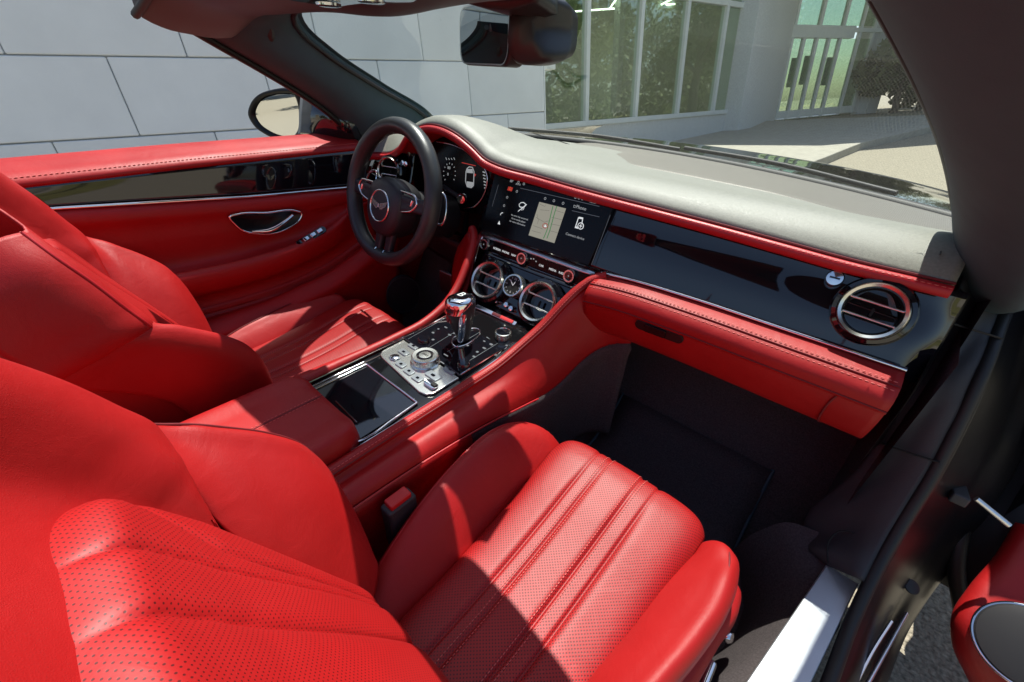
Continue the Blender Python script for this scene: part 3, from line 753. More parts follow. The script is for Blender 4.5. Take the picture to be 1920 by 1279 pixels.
# instrument hood inner lining
bn = edge[(edge[:, 0] > -.53) & (edge[:, 0] < -.15)]
rows = [[p + [0, .004, -.008], p + [0.0, .05, -.016], (p[0] * .92 - .028, .90, p[2] - .022), (p[0] * .9 - .035, .93, p[2] - .03)] for p in bn]
loft('hood_lining', rows, 10, 40, 'red_edge', dash)
# lacquered fascia, passenger side
FA = (np.array([1., 0, 0]), np.array([0, 0.37, 0.929]), np.array([0, -0.929, 0.37]))
rows = []
for t in np.linspace(0, 1, 24):
    x = -.19 + t * (.724 + .19)
    zt = float(np.interp(x, edge[30:, 0], edge[30:, 2])) - .006
    rows.append([(x, .824, zt), (x, .812, zt - .032), (x, .790, -.302), (x, .773, -.346), (x, .767, -.362)])
loft('lacquer_fascia', rows, 16, 24, 'piano', dash, thick=0.004, off=1)
rows = []
for t in np.linspace(0, 1, 24):
    x = -.745 + t * (.745 - .52)
    zt = float(np.interp(x, edge[:40, 0], edge[:40, 2])) - .004
    rows.append([(x, .83, zt), (x, .81, -.29), (x, .79, -.35), (x, .80, -.42)])
loft('lacquer_fascia', rows, 10, 12, 'piano', dash, thick=0.004, off=1)
# bright trim strip and padded red lower dash
strip = cr([P(1128, 512, 'y', .76), P(1180, 524, 'y', .757), P(1300, 560, 'y', .757), P(1500, 627, 'y', .757), P(1700, 694, 'y', .757)], 40)
tube('chrome_strip', strip, 0.0042, 'chrome', dash, seg=10, flat=0.8)
rows = []
for p in strip:
    x, y, z = p
    bl = float(np.interp(x, [.18, .26, .34, .42, .72], [0.03, 0.02, 0.005, 0, 0]))
    rows.append([(x, .79, z - .002), (x, .765, z - .003), (x, .735, z - .006), (x, .712, z - .014), (x, .70, z - .028), (x, .699, z - .05)])
loft('knee_roll', rows, 24, 50, 'red', dash, thick=0.003)
rows = []
for p in strip:
    x, y, z = p
    x2 = x
    rows.append([(x, .7035, z - .045), (x2, .7045, z - .06), (x2, .717, z - .095), (x2, .735, z - .125), (x2, .765, z - .143), (x2, .83, z - .147)])
loft('glovebox_lid', rows, 24, 50, 'red', dash, thick=0.003)
tube('knee_seam', [(p[0], .6985, p[2] - .0455) for p in strip], 0.0012, 'thread_dark', dash, seg=6)
sm = np.array([(p[0], .7165, p[2] - .0105) for p in strip])
stitches('knee_stitching', sm + np.array([0, 0.006, 0.0035]), 'thread', dash, step=.0075, ln=.005, r=.0009)
stitches('knee_stitching', sm + np.array([0, -.006, -.0045]), 'thread', dash, step=.0075, ln=.005, r=.0009)
tube('knee_crease', sm + np.array([0, 0, .0006]), 0.0011, 'thread_dark', dash, seg=6)
# end cheek of the knee panel
ez = strip[-1][2]
rows = [[(.700 + k, .79, ez - .004 + s), (.707 + k, .735, ez - .008 + s), (.708 + k, .705, ez - .03 + s), (.708 + k, .712, ez - .09 + s), (.707 + k, .74, ez - .128 + s), (.705, .83, ez - .147 + s)] for k, s in ((0, 0), (.008, 0), (.010, 0.0))]
gl = [(x_, .7055 + 0.0, z_) for x_, z_ in ()]
tube('glovebox_gap', cr([(.648, .7015, ez - .046), (.644, .703, ez - .06), (.642, .7145, ez - .095), (.645, .733, ez - .125), (.652, .76, ez - .1425)], 20), 0.0016, 'thread_dark', dash, seg=6)
# release catch
ca = P(1235, 621, 'y', .703)
cx_ = P(1280, 636, 'y', .704) - P(1190, 603, 'y', .701); cL = np.linalg.norm(cx_); cx_ /= cL
cn_ = np.array([0, -0.99, -0.12]); cu_ = np.cross(cn_, cx_); 
cu_ = -cu_ if cu_[2] < 0 else cu_
prism('catch_surround', rrect(cL, .021, .0104, 6), ca, (cx_, cu_, cn_), -0.002, 0.003, 'jamb', dash, bev=0.0015)
prism('catch_lever', rrect(cL * .45, .017, .004, 4), ca + cx_ * -.006, (cx_, cu_, cn_), 0.003, 0.006, 'display', dash, bev=0.001)
# lock cylinder button and airbag lettering
lk = P(1565, 522, 'y', .806)
lathe('lock_button', [(.0125, -.002), (.0125, .007), (.011, .0095), (.001, .0105)], lk, FA[2], 'chrome', dash, seg=28)
box('lock_slot', lk + FA[2] * .0108, (.014, .003, .0016), 'piano', dash, rot=FA)
MT['deboss'] = mat('debossed_pad', (0.25, 0.24, 0.20), 0.5)
tx = P(1715, 473, 'z', -.182); tr = P(1742, 480, 'z', -.181) - P(1690, 466, 'z', -.181); tr /= np.linalg.norm(tr)
tn = np.array([0, -.1, .995]); tu = np.cross(tn, tr)
ab = text('airbag_lettering', 'AIRBAG', tx, (tr, tu, tn), .0085, 'deboss', dash, sx=1.25, thick=0.0)
from mathutils.bvhtree import BVHTree
pad_me = pad_obj.data
bvh = BVHTree.FromPolygons([v.co for v in pad_me.vertices], [tuple(p.vertices) for p in pad_me.polygons])
for v in ab.data.vertices:
    hit = bvh.ray_cast(Vector((v.co.x, v.co.y, 0.1)), Vector((0, 0, -1)))
    if hit[0] is not None: v.co.z = hit[0].z + 0.0006

# firewall, floor and tunnel sides close the cabin from below
tub = part('cabin_floor', 'charcoal carpeted floor and footwells')
grid_mesh('carpet', np.array([[(x, y, z) for x in np.linspace(-.78, .78, 20)] for y, z in ((-.9, -.86), (-.2, -.87), (.3, -.885), (.6, -.89), (.8, -.87), (.92, -.80), (1.0, -.65), (1.03, -.4), (1.0, -.24))]), 'carpet', tub)
loft('footwell_side', [[(.12, y, -.50), (.14, y, -.6), (.17, y, -.75), (.18, y, -.9)] for y in (.55, .75, .9, 1.03)], 8, 10, 'carpet', tub)
mt_ = loft('floor_mat', [[(x, y, z + .012) for y, z in ((.35, -.885), (.6, -.89), (.8, -.872), (.90, -.82), (.93, -.79))] for x in (.24, .4, .64)], 16, 8, 'carpet', tub, thick=.008)
tube('mat_binding', [(.24, .93, -.772), (.24, .86, -.835), (.24, .75, -.866), (.24, .45, -.872), (.64, .45, -.872), (.64, .75, -.866), (.64, .86, -.835), (.64, .93, -.772)], .004, 'pillar', tub, seg=6)
loft('rear_bulkhead', [[(-.75, -.95, z), (0, -1.0, z), (.75, -.95, z)] for z in (-.9, -.5, -.15)], 10, 6, 'red', tub)
loft('rear_bench', [[(x, y, z) for y, z in ((-.35, -.75), (-.38, -.58), (-.6, -.55), (-.85, -.58), (-.95, -.2))] for x in (-.7, 0, .7)], 16, 10, 'red', tub)
for sg in (-1, 1):
    rows = [[(sg * .748, y, z) for z in (-.30 - .3 * max(0, .8 - y), -.5, -.7, -.9)] for y in (.76 if sg > 0 else .60, .85, .95, 1.06)]
    loft('footwell_wall', rows, 8, 8, 'carpet' if sg > 0 else 'red', tub)
    loft('dash_end_cap', [[(sg * .75, .84, -.235), (sg * .75, .80, -.36), (sg * .745, .82, -.5)], [(sg * .75, 1.05, -.225), (sg * .75, 1.05, -.36), (sg * .75, 1.05, -.5)]], 6, 4, 'matt', dash)
# dead pedal and pedals on the driver side
for x, z in ((-.30, -.66), (-.42, -.62)):
    box('pedal', (x, .84, z), (.06, .012, .08), 'satin', tub, bev=.004)
    tube('pedal_arm', [(x, .85, z + .03), (x, .93, z + .15), (x, .95, z + .3)], .008, 'matt', tub)

# --- air vents
def vent(c, n, r, label, slat_tilt=0.0, up=(0, 0, 1)):
    v = part('air_vent', label)
    rr, uu, nn = basis(n, up)
    lathe('bezel', [(r * 1.30, -.004), (r * 1.30, .004), (r * 1.22, .012), (r * 1.08, .014)], c, n, 'piano', v, seg=56, up=up, cap=False)
    pr_ = [(r * 1.06, .012), (r * 1.05, .019), (r * 1.0, .0225), (r * .90, .020), (r * .862, .013), (r * .87, .0), (r * .86, -.02)]
    lathe('chrome_ring', pr_, c, n, 'alu', v, seg=64, up=up, cap=False)
    lathe('duct', [(r * .862, .001), (r * .8, -.02), (r * .5, -.035), (.001, -.036)], np.asarray(c) + nn * 0.002, n, 'matt', v, seg=40, up=up, cap=False)
    for k in (-1, 1):
        w = math.sqrt(max(.01, .87 ** 2 - .30 ** 2)) * r
        a, b = np.asarray(c) - rr * w + uu * r * .30 * k + nn * .008, np.asarray(c) + rr * w + uu * r * .30 * k + nn * .008
        tube('slat', [a, b], r * .055, 'alu', v, seg=8, flat=0.9)
    box('slat_tab', np.asarray(c) - uu * r * .05 + nn * .004, (r * .09, r * .32, .006), 'matt', v, rot=(rr, uu, nn), bev=.001)
    return v
vent(P(1636, 584, 'y', .786), (-.10, -.93, .36), .0405, 'round chrome air vent at the passenger end of the fascia')
vent(P(735, 321, 'y', .765), (.30, -.92, .25), .036, 'round chrome air vent beside the driver door')
# ------------------------------------------------------------------ seats
def flute(u, seams, depth, sharp=6.0):
    e = [0.0] + list(seams) + [1.0]
    for a, b in zip(e[:-1], e[1:]):
        if u <= b + 1e-9:
            t = (u - a) / (b - a); w = (b - a)
            return depth * min(1.0, (w / 0.2) ** 0.5) * (1 - abs(2 * t - 1) ** sharp)
    return 0.0

def make_seat(label, T):
    T0 = T if T is not None else (lambda a: np.asarray(a, float))
    TM = lambda a: T0(np.asarray(a, float) * np.array([-1, 1, 1]) + np.array([.80 if T is not None else .87, 0, 0]))
    s = part('seat', label)
    ys = cr([(.055, -.645), (.10, -.634), (.2, -.634), (.35, -.622), (.45, -.605), (.50, -.598), (.525, -.602), (.540, -.618), (.544, -.65), (.53, -.72)], 90)
    seams = [.268, .355, .575, .675]
    Gd = np.zeros((90, 140, 3))
    ul = np.linspace(0, 1, 140)
    for i, (y, z) in enumerate(ys):
        f = min(1, max(0, (y - .08) / .44))
        xl = .308 - .017 * f; xr = .553 + .027 * f
        for j, u in enumerate(ul):
            e = abs(2 * u - 1)
            down = .016 * e ** 10
            b = flute(u, seams, .0065, 8.0)
            fy = min(1, max(0, (y - .40) / .12)); fy = fy * fy * (3 - 2 * fy)
            yy = y - .016 * e ** 7 * fy + b * .6 * fy * (1 if i > 55 else fy)
            crown = 0.006 * (1 - e ** 2)
            Gd[i, j] = (xl + (xr - xl) * u, yy, z - down + b * (1 - .7 * fy) + b * .3 * (1 - fy) * 0 + crown)
    grid_mesh('cushion_panel', Gd, 'perf', s, T=T, thick=.004, off=-1)
    for k in (1, 2):
        for o_ in (-3, 3):
            jj = int(round(seams[k] * 139)) + o_
            stitches('cushion_stitching', Gd[4:80, jj] + np.array([0, 0, .0010]), 'thread', s, step=.0055, ln=.0036, r=.0008, T=T)
    # inboard cushion bolster
    st = [((.262, .085, -.632), 0), ((.247, .14, -.606), 0), ((.233, .22, -.575), 0), ((.222, .31, -.556), 0), ((.219, .39, -.549), 0), ((.223, .45, -.566), 0), ((.236, .495, -.592), 0), ((.252, .515, -.62), 0), ((.262, .52, -.66), 0)]
    rows = []
    for (c, _) in st:
        c = np.array(c); f = min(1, max(0, (c[1] - .08) / .44)); xl = .308 - .017 * f
        zin = np.interp(c[1], [.055, .35, .45, .5, .52], [-.650, -.640, -.622, -.618, -.64])
        zin = min(zin, c[2] + .0)
        inner = np.array([xl + .004, c[1] + .004, zin - .008])
        rows.append([inner, inner + (c - inner) * .35 + np.array([0, 0, .010]), inner + (c - inner) * .75 + np.array([0, 0, .010]), c, c + np.array([-.014, 0, -.016]), c + np.array([-.02, 0, -.05]), np.array([c[0] - .015, c[1], -.76])])
    loft('cushion_bolster', rows, 30, 50, 'red', s, T=T, thick=.003)
    cp = cr([r[3] for r in rows[:-1]], 60)
    tube('piping', cp + np.array([-.006, 0, -.001]), .0014, 'red_edge', s, seg=6, T=T)
    stitches('bolster_stitching', cp + np.array([.0005, 0, .0012]), 'thread_dark', s, step=.006, ln=.004, r=.0006, T=T)
    # outboard cushion bolster
    ins = [P(1336, 1012, 'z', -.612), P(1322, 1020, 'z', -.622), P(1290, 1042, 'z', -.632), P(1245, 1085, 'z', -.635), P(1180, 1180, 'z', -.636), P(1100, 1279, 'z', -.636), P(1030, 1380, 'z', -.637), P(965, 1480, 'z', -.64)]
    out = [P(1350, 1014, 'z', -.602), P(1368, 1036, 'z', -.588), P(1368, 1072, 'z', -.578), P(1345, 1135, 'z', -.575), P(1295, 1205, 'z', -.575), P(1232, 1279, 'z', -.577), P(1160, 1370, 'z', -.582), P(1080, 1480, 'z', -.595)]
    rows = []
    for a, b in zip(ins, out):
        rows.append([a + [-.004, 0, -.012], a, a + (b - a) * .35 + [0, 0, .010], a + (b - a) * .7 + [0, 0, .008], b, b + [.010, .004, -.010], b + [.013, .005, -.04], b + [.012, .004, -.06]])
    c0 = np.mean(rows[0], 0) + np.array([0, .004, -.014]); rows[0] = [c0 + (r0 - c0) * .35 for r0 in rows[0]]
    rows = [[c0 + np.array([0, .002, -.03]) + (r0 - c0) * .6 for r0 in rows[0]]] + rows
    loft('cushion_bolster', rows, 40, 60, 'red', s, T=T, thick=.003)
    po = cr([r[4] for r in rows[1:]], 60); pm = cr([r[6] for r in rows[1:]], 60)
    tube('piping', po + np.array([-.002, 0, .0016]), .0013, 'thread_dark', s, seg=6, T=T)
    stitches('bolster_stitching', cr([r[5] for r in rows[1:]], 60) + np.array([.001, 0, -.004]), 'thread', s, step=.0055, ln=.0038, r=.0008, T=T)
    tube('piping', pm + np.array([.001, 0, -.002]), .003, 'red_edge', s, seg=8, T=T)
    # dark recess and red valance under the outboard bolster
    va = [P(1372, 1085, 'z', -.66), P(1386, 1106, 'z', -.665), P(1384, 1135, 'z', -.665), P(1348, 1195, 'z', -.665), P(1300, 1279, 'z', -.665), P(1240, 1380, 'z', -.665)]
    rows = [[a + [-.03, -.012, .012], a + [-.016, -.006, .004], a + [-.004, 0, 0], a + [.002, .001, -.02], a + [-.002, 0, -.06], a + [-.02, -.005, -.10]] for a in va]
    loft('valance', rows, 20, 40, 'red', s, T=T, thick=.004)
    # seat base and switches
    b0 = P(1330, 1240, 'z', -.74)
    rows = [[(b0[0] - .02, y, -.70), (b0[0] + .004, y, -.745), (b0[0], y, -.80), (b0[0] - .03, y, -.85)] for y in (.08, .2, .33, .42)]
    loft('seat_base', rows, 10, 12, 'trim', s, T=T, thick=.004)
    sw = P(1360, 1190, 'x', float(b0[0]) + .008)
    c1 = np.array([b0[0] + .010, .385, -.722]); c2 = np.array([b0[0] + .012, .30, -.74])
    if T is None:
        lathe('seat_switch', [(.010, -.006), (.010, .006), (.007, .010), (.001, .011)], P(1360, 1190, 'z', -.715), (1, -.1, .5), 'chrome', s, seg=20)
        box('seat_switch', P(1325, 1270, 'z', -.72), (.012, .05, .016), 'chrome', s, bev=.004)
    # lower body of cushion
    rows = [[(.30 - .05, y, -.70), (.43, y, -.69), (.60, y, -.70)] for y in (.0, .2, .45, .52)]
    loft('cushion_base', rows, 8, 10, 'trim', s, T=T)
    loft('cushion_front', [[(x, .535, -.66), (x, .525, -.73), (x, .48, -.80)] for x in (.27, .43, .60)], 8, 8, 'red', s, T=T)

    # ---- backrest
    pl = lambda z: -.04 - .5 * (z + .29)
    nb = np.array([0, .894, .447])              # out of the backrest, towards the occupant
    zs = np.concatenate([np.linspace(-.60, -.50, 14), np.linspace(-.495, -.275, 50), np.linspace(-.2715, -.248, 10)])
    Gd = np.zeros((len(zs), 130, 3)); ub = np.linspace(0, 1, 130)
    def seam_u(z):
        zz = [-.60, -.49, -.40, -.35, -.31, -.283, -.25]
        l_ = np.interp(z, zz, [.300, .270, .243, .228, .224, .229, .245])
        r_ = .87 - l_
        s1 = np.interp(z, zz, [.332, .311, .297, .284, .254, .231, .246])
        s2_ = np.interp(z, zz, [.345, .325, .3155, .309, .303, .300, .302])
        s3_ = np.interp(z, zz, [.39, .380, .371, .365, .359, .358, .358])
        w = r_ - l_
        q = [(s1 - l_) / w, (s2_ - l_) / w, (s3_ - l_) / w]
        return l_, r_, [max(q[0], .004), q[1], q[2], 1 - q[2], 1 - q[1], min(1 - q[0], .996)]
    for i, z in enumerate(zs):
        l_, r_, sm_ = seam_u(z)
        back = .06 * max(0, (-.52 - z) / .08) ** 2
        topf = max(0, (z + .275) / .027)
        for j, u in enumerate(ub):
            e = abs(2 * u - 1)
            b = flute(u, sm_, .0075, 5.0) * (1 - min(1, topf) ** 1.5)
            prow = .012 * math.sin(math.pi * min(1, max(0, (z + .62) / .28))) * (1 - e ** 2) * 0.6
            h = b + prow - .014 * e ** 14 - .022 * topf ** 2
            tz = z - .010 * topf * e ** 6
            p = np.array([l_ + (r_ - l_) * u, pl(z) - back, tz]) + nb * h
            Gd[i, j] = p
    grid_mesh('back_panel', Gd, 'perf_back', s, T=T, thick=.004)
    for k, dd_ in ((1, (-.0035, .0035)), (2, (-.0035, .0035)), (0, (.0,))):
        for o_ in dd_:
            pth = []
            for i in range(6, len(zs) - 2):
                l_, r_, sm_ = seam_u(zs[i]); u = sm_[k] + o_ / (r_ - l_)
                if u < .02: continue
                j = u * 129; j0 = int(j); fr_ = j - j0
                pth.append(Gd[i, j0] * (1 - fr_) + Gd[i, min(j0 + 1, 129)] * fr_ + nb * .0012)
            if len(pth) > 3: stitches('back_stitching', pth, 'thread', s, step=.0062, ln=.0044, r=.0009, T=T)
    # upper back / shoulder shell with inboard bolster crest
    crest = [P(668, 1040, 'x', .205), P(660, 985, 'x', .195), P(640, 925, 'x', .185), P(605, 868, 'x', .172), P(560, 830, 'x', .165), P(500, 812, 'x', .160), P(430, 803, 'x', .156), P(360, 797, 'x', .153), P(292, 797, 'x', .150), P(220, 760, 'x', .152), P(130, 718, 'x', .160), P(60, 690, 'x', .166), P(0, 672, 'x', .172), P(-90, 645, 'x', .185), P(-200, 620, 'x', .21)]
    crest = np.array(crest)
    # lower wing (from the cushion to the crease) and upper shoulder as two panels
    wing = np.vstack([crest[:9], crest[9] - nb * .014, crest[10] - nb * .022]); shoulder = crest[7:]
    crease = [P(410, 990, 'x', .232), P(380, 940, 'x', .215), P(345, 880, 'x', .190), P(315, 835, 'x', .168), P(292, 799, 'x', .151)]
    def inner_pt(z, d=0.0):
        l_, r_, _ = seam_u(max(-.6, min(-.25, z))); return np.array([l_ + .004, pl(z) + d, z])
    rows = []
    low = [(-.585, .205), (-.55, .2)]
    for k, c in enumerate(wing):
        f = k / (len(wing) - 1)
        zi = -.575 + f * (.575 - .385)
        a = inner_pt(zi, -.012)
        if f > .6: a = a * (1 - (f - .6) / .4 * .55) + (np.array(crease[0]) * (1 - f) / .4 + np.array(crease[2]) * (f - .6) / .4) * ((f - .6) / .4 * .55)
        m1 = a + (c - a) * .45 + nb * .026 * (1 - .5 * f); m2 = a + (c - a) * .8 + nb * .016 * (1 - .6 * f)
        rows.append([a, a + (m1 - a) * .4 + nb * .004, m1, m2, c, c + [-.012, -.018, -.006], c + [-.014, -.06, -.02], c + [-.008, -.13, -.04]])
    loft('back_wing', rows, 44, 60, 'red', s, T=T, thick=.003)
    loft('back_wing', rows, 44, 60, 'red', s, T=TM, thick=.003, off=1)
    tube('piping', cr(wing[:9], 50) + np.array([-.001, -.001, .001]), .0013, 'thread_dark', s, seg=6, T=TM)
    tube('piping', cr(wing, 50) + np.array([-.001, -.001, .001]), .0013, 'thread_dark', s, seg=6, T=T)
    # shoulder panel: sweeps from the crease over the panel top to the far side
    rows = []
    cols_top = [(-.385, .0), (-.33, .0), (-.29, .0), (-.258, .0)]
    base = [np.array(q) for q in [P(417, 992, 'x', .238), P(330, 955, 'x', .226), P(250, 930, 'x', .222), P(180, 925, 'x', .232), P(128, 935, 'x', .250), P(118, 1000, 'y', -.075), P(130, 1100, 'y', -.075), P(170, 1220, 'y', -.072), P(210, 1330, 'y', -.070), P(260, 1450, 'y', -.068)]]
    rows = []
    sh = cr(np.array([P(400, 975, 'x', .226), P(368, 915, 'x', .205), P(330, 850, 'x', .175), P(292, 797, 'x', .150), P(220, 760, 'x', .152), P(130, 718, 'x', .160), P(0, 672, 'x', .172), P(-120, 640, 'x', .19)]), 40)
    bs = cr(base, 40)
    topx = cr(np.array([P(400, 975, 'x', .226) + [0, -.001, 0], [.19, -.03, -.33], [.19, -.06, -.27], [.20, -.09, -.21], [.225, -.125, -.14], [.27, -.15, -.08], [.34, -.165, -.045], [.43, -.17, -.04], [.52, -.165, -.045], [.60, -.15, -.08]]), 40)
    # inboard shoulder face: between crest line and an inner valley that runs beside the perforated panel
    rows = []
    for k in range(40):
        f = k / 39
        c = sh[k]
        zt = -.388 + f * .30
        v = np.array([np.interp(zt, [-.388, -.33, -.27, -.2, -.1], [.236, .222, .228, .245, .275]), pl(zt) - .006, zt])
        v2 = np.array([.435, pl(zt) - .012, zt])
        wdt = min(1.0, f / .25)
        mid = v + (c - v) * .5 + nb * .016 * wdt
        rows.append([np.array([.435, pl(zt) - .014, zt]), np.array([.33, pl(zt) - .013, zt]), v, v + (mid - v) * .5 + nb * .002 * wdt, mid, v + (c - v) * .8 + nb * .010 * wdt, c, c + np.array([-.012, -.016, 0]) * wdt, c + np.array([-.018, -.06, -.01]), c + np.array([-.012, -.12, -.03])])
    loft('back_shoulder', rows, 60, 60, 'red', s, T=T, thick=.003)
    loft('back_shoulder', rows, 60, 60, 'red', s, T=TM, thick=.003, off=1)
    # rear shell
    loft('back_shell', [[(x, y, z) for y, z in ((.02, -.66), (-.10, -.45), (-.20, -.25), (-.26, -.10))] for x in (.17, .43, .70)], 10, 8, 'red', s, T=T)
    # side of the backrest facing the console
    cA = cr(np.vstack([[(.215, .135, -.70)], crest[:9], sh[18:]]), 60) + np.array([.002, -.012, -.002])
    cB = cr(np.array([(.19, .02, -.74), (.185, -.05, -.62), (.18, -.12, -.45), (.175, -.2, -.28), (.18, -.27, -.10), (.2, -.29, .0)]), 60)
    loft('back_side', [[a, a + (b - a) * .15 + [-.010, 0, 0], a + (b - a) * .6 + [-.008, 0, 0], b] for a, b in zip(cA[::2], cB[::2])], 16, 60, 'red', s, T=T)
    loft('back_side', [[a, a + (b - a) * .15 + [-.010, 0, 0], a + (b - a) * .6 + [-.008, 0, 0], b] for a, b in zip(cA[::2], cB[::2])], 16, 60, 'red', s, T=TM)
    if T is not None:
        for o_, mm in ((-.006, 'thread'), (.006, 'thread_dark')):
            stitches('shoulder_stitching', sh[4:] + np.array([.008, -.002, .004]) + nb * o_ * .5 + np.array([o_, 0, 0]), mm, s, step=.0075, ln=.005, r=.0009, T=T)
        tube('piping', sh[4:] + np.array([-.006, -.002, .001]), .0022, 'red_edge', s, seg=8, T=T)
    kc = int(np.argmin(np.linalg.norm(sh - P(292, 797, 'x', .150), axis=1)))
    tube('crease_seam', sh[:kc + 1] + nb * -.0015, .0016, 'thread_dark', s, seg=6, T=T)
    tube('crease_seam', sh[:kc + 1] + nb * -.0015, .0016, 'thread_dark', s, seg=6, T=TM)
    return s
make_seat('perforated red leather passenger seat', None)
make_seat('red leather driver seat', lambda a: np.asarray(a, float) * np.array([-1, 1, 1]) + np.array([0, .052, -.042]))

# seat belt buckle between console and passenger seat
bk = part('belt_buckle', 'black belt buckle with red press button')
bc = P(745, 935, 'x', .20)
box('buckle_body', bc + np.array([.002, 0, -.052]), (.026, .052, .10), 'trim', bk, bev=.005)
box('press_button', bc + np.array([.002, 0, .002]), (.020, .038, .012), mat('buckle_red', (.6, .02, .02), .35), bk, bev=.003)

# ------------------------------------------------------------------ driver door
dd_ = part('door', 'closed driver door, red leather with black lacquer band')
yd = [-.35, -.15, .0, .15, .30, .45, .58, .68, .76]
def dprof(y):
    zt = np.interp(y, [-.35, 0, .3, .75], [-.236, -.231, -.226, -.224])
    return zt
rows = []
for y in yd:
    z0 = dprof(y)
    rows.append([(-.865, y, z0 - .05), (-.85, y, z0 + .0), (-.825, y, z0 + .026), (-.79, y, z0 + .028), (-.74, y, z0 + .018), (-.712, y, z0 + .010), (-.702, y, z0 + .003), (-.698, y, z0 - .005), (-.70, y, z0 - .011)])
loft('door_top_roll', rows, 40, 50, 'red', dd_, thick=.003)
stitches('door_stitching', np.array([(-.7075, y, dprof(y) + .0085) for y in np.linspace(-.35, .76, 60)]), 'thread', dd_, step=.0085, ln=.0055, r=.0010)
zc = lambda y: float(np.interp(y, [-.35, .03, .4, .69, .76], [-.268, -.283, -.318, -.336, -.338]))
rows = [[(-.700, y, dprof(y) - .009), (-.697, y, (dprof(y) + zc(y)) / 2), (-.694, y, zc(y) + .004)] for y in yd]
loft('lacquer_band', rows, 10, 40, 'piano', dd_, thick=.003)
tube('chrome_strip', np.array([(-.690, y, zc(y)) for y in np.linspace(-.3, .74, 40)]), .0038, 'chrome', dd_, seg=8)
zr = lambda y: float(np.interp(y, [-.35, .13, .30, .42, .52, .60, .66, .70, .76], [-.452, -.455, -.462, -.458, -.444, -.424, -.40, -.385, -.38]))
rows = []
for y in np.linspace(-.35, .76, 16):
    b = float(np.interp(y, [-.35, .45, .60, .68, .76], [1, 1, .75, .25, .05])); z = zr(y); c = zc(y)
    xr_ = -.688 + .048 * b
    rows.append([(-.694, y, c - .002), (-.684, y, c - .012), (-.680, y, c - .03), (-.686, y, c - .05), (-.688, y, (c + z) / 2 - .005), (-.686, y, z - .004), (-.68 + .02 * b, y, z - .010), (xr_ - .018 * b, y, z - .004), (xr_, y, z - .010), (xr_ + .004 * b, y, z - .03), (xr_ - .01 * b, y, z - .065), (xr_ - .045 * b, y, z - .095), (-.68, y, z - .14)])
loft('door_panel', rows, 90, 70, 'red', dd_, thick=.003)
rows = []
for y in np.linspace(-.35, .80, 14):
    z = zr(y); zp = float(np.interp(y, [-.35, .15, .35, .55, .68, .76, .80], [-.62, -.625, -.62, -.59, -.54, -.50, -.49]))
    rows.append([(-.683, y, z - .12), (-.675, y, min(z - .15, zp + .05)), (-.655, y, zp + .02), (-.625, y, zp + .004), (-.612, y, zp - .012), (-.618, y, zp - .05), (-.63, y, zp - .14), (-.65, y, -.87)])
loft('map_pocket', rows, 40, 50, 'red', dd_, thick=.003)
g0 = P(757, 553, 'x', -.60)
gx, gu, gn = basis((1, -.25, .1))
lathe('speaker_grille', [(.001, .003), (.03, .0028), (.062, .001), (.066, -.004)], g0, (1, -.3, .15), 'grille_d', dd_, seg=44, sx=.95, sy=1.15)
torus('grille_ring', g0 + np.array([.0, 0, 0]), (1, -.3, .15), .066, .002, 'trim', dd_, sx=.95, sides=8)
# interior release handle in its chrome bowl
hp = [(430, 407), (445, 402), (500, 399), (556, 396), (566, 400), (563, 410), (545, 425), (520, 436), (480, 438), (455, 432), (440, 420)]
HX = -.684
hpts = cr([P(x, y, 'x', HX + .010) for x, y in hp], 60, closed=True)
tube('handle_surround', hpts, .0028, 'chrome', dd_, seg=8, closed=True)
mid = hpts.mean(0)
k = len(hpts); Vv = [p for p in hpts] + [mid + (p - mid) * .93 + np.array([-.004, 0, 0]) for p in hpts] + [mid + np.array([-.004, 0, 0])]
mesh('handle_bowl', Vv, [(i, (i + 1) % k, k + (i + 1) % k, k + i) for i in range(k)] + [(k + i, k + (i + 1) % k, 2 * k) for i in range(k)], 'jamb', dd_)
lev = [P(472, 434, 'x', HX + .012), P(505, 431, 'x', HX + .015), P(530, 418, 'x', HX + .016), P(548, 404, 'x', HX + .012)]
lp = cr(lev, 20)
tube('release_lever', lp, np.concatenate([np.linspace(.005, .012, 8), np.linspace(.012, .009, 12)]), 'chrome', dd_, seg=12, flat=.6)
# window switches along the armrest
sa, sb = P(527, 478, 'x', -.655), P(610, 428, 'x', -.655)
sv = (sb - sa); sL = np.linalg.norm(sv); sv /= sL; sn = np.array([.72, 0, .69]); sn -= sv * (sn @ sv); sn /= np.linalg.norm(sn); su = np.cross(sn, sv)
prism('switch_plate', rrect(sL, .020, .009, 5), (sa + sb) / 2, (sv, su, sn), -.004, .003, 'piano', dd_, bev=.001)
for i in range(6):
    c = sa + sv * sL * (.09 + .155 * i) + sn * .006
    box('window_switch', c, (sL * .11, .012, .008), 'chrome' if i != 2 else 'piano', dd_, rot=(sv, su, sn), bev=.002)
rows = [[(-.865, y, -.28), (-.90, y, -.33), (-.935, y, -.45), (-.93, y, -.8)] for y in (-.4, .2, .8, .98)]
loft('outer_skin', rows, 12, 12, 'paint', dd_)
tube('window_seal', np.array([(-.862, y, dprof(min(y, .76)) + .004) for y in np.linspace(-.35, .95, 30)]), .008, 'rubber', dd_)
# quarter trim between mirror and pillar
box('mirror_post', P(628, 222, 'x', -.845), (.02, .035, .16), 'matt', dd_, rot=basis((0.0, .6, -.8), (1, 0, 0)), bev=.005)

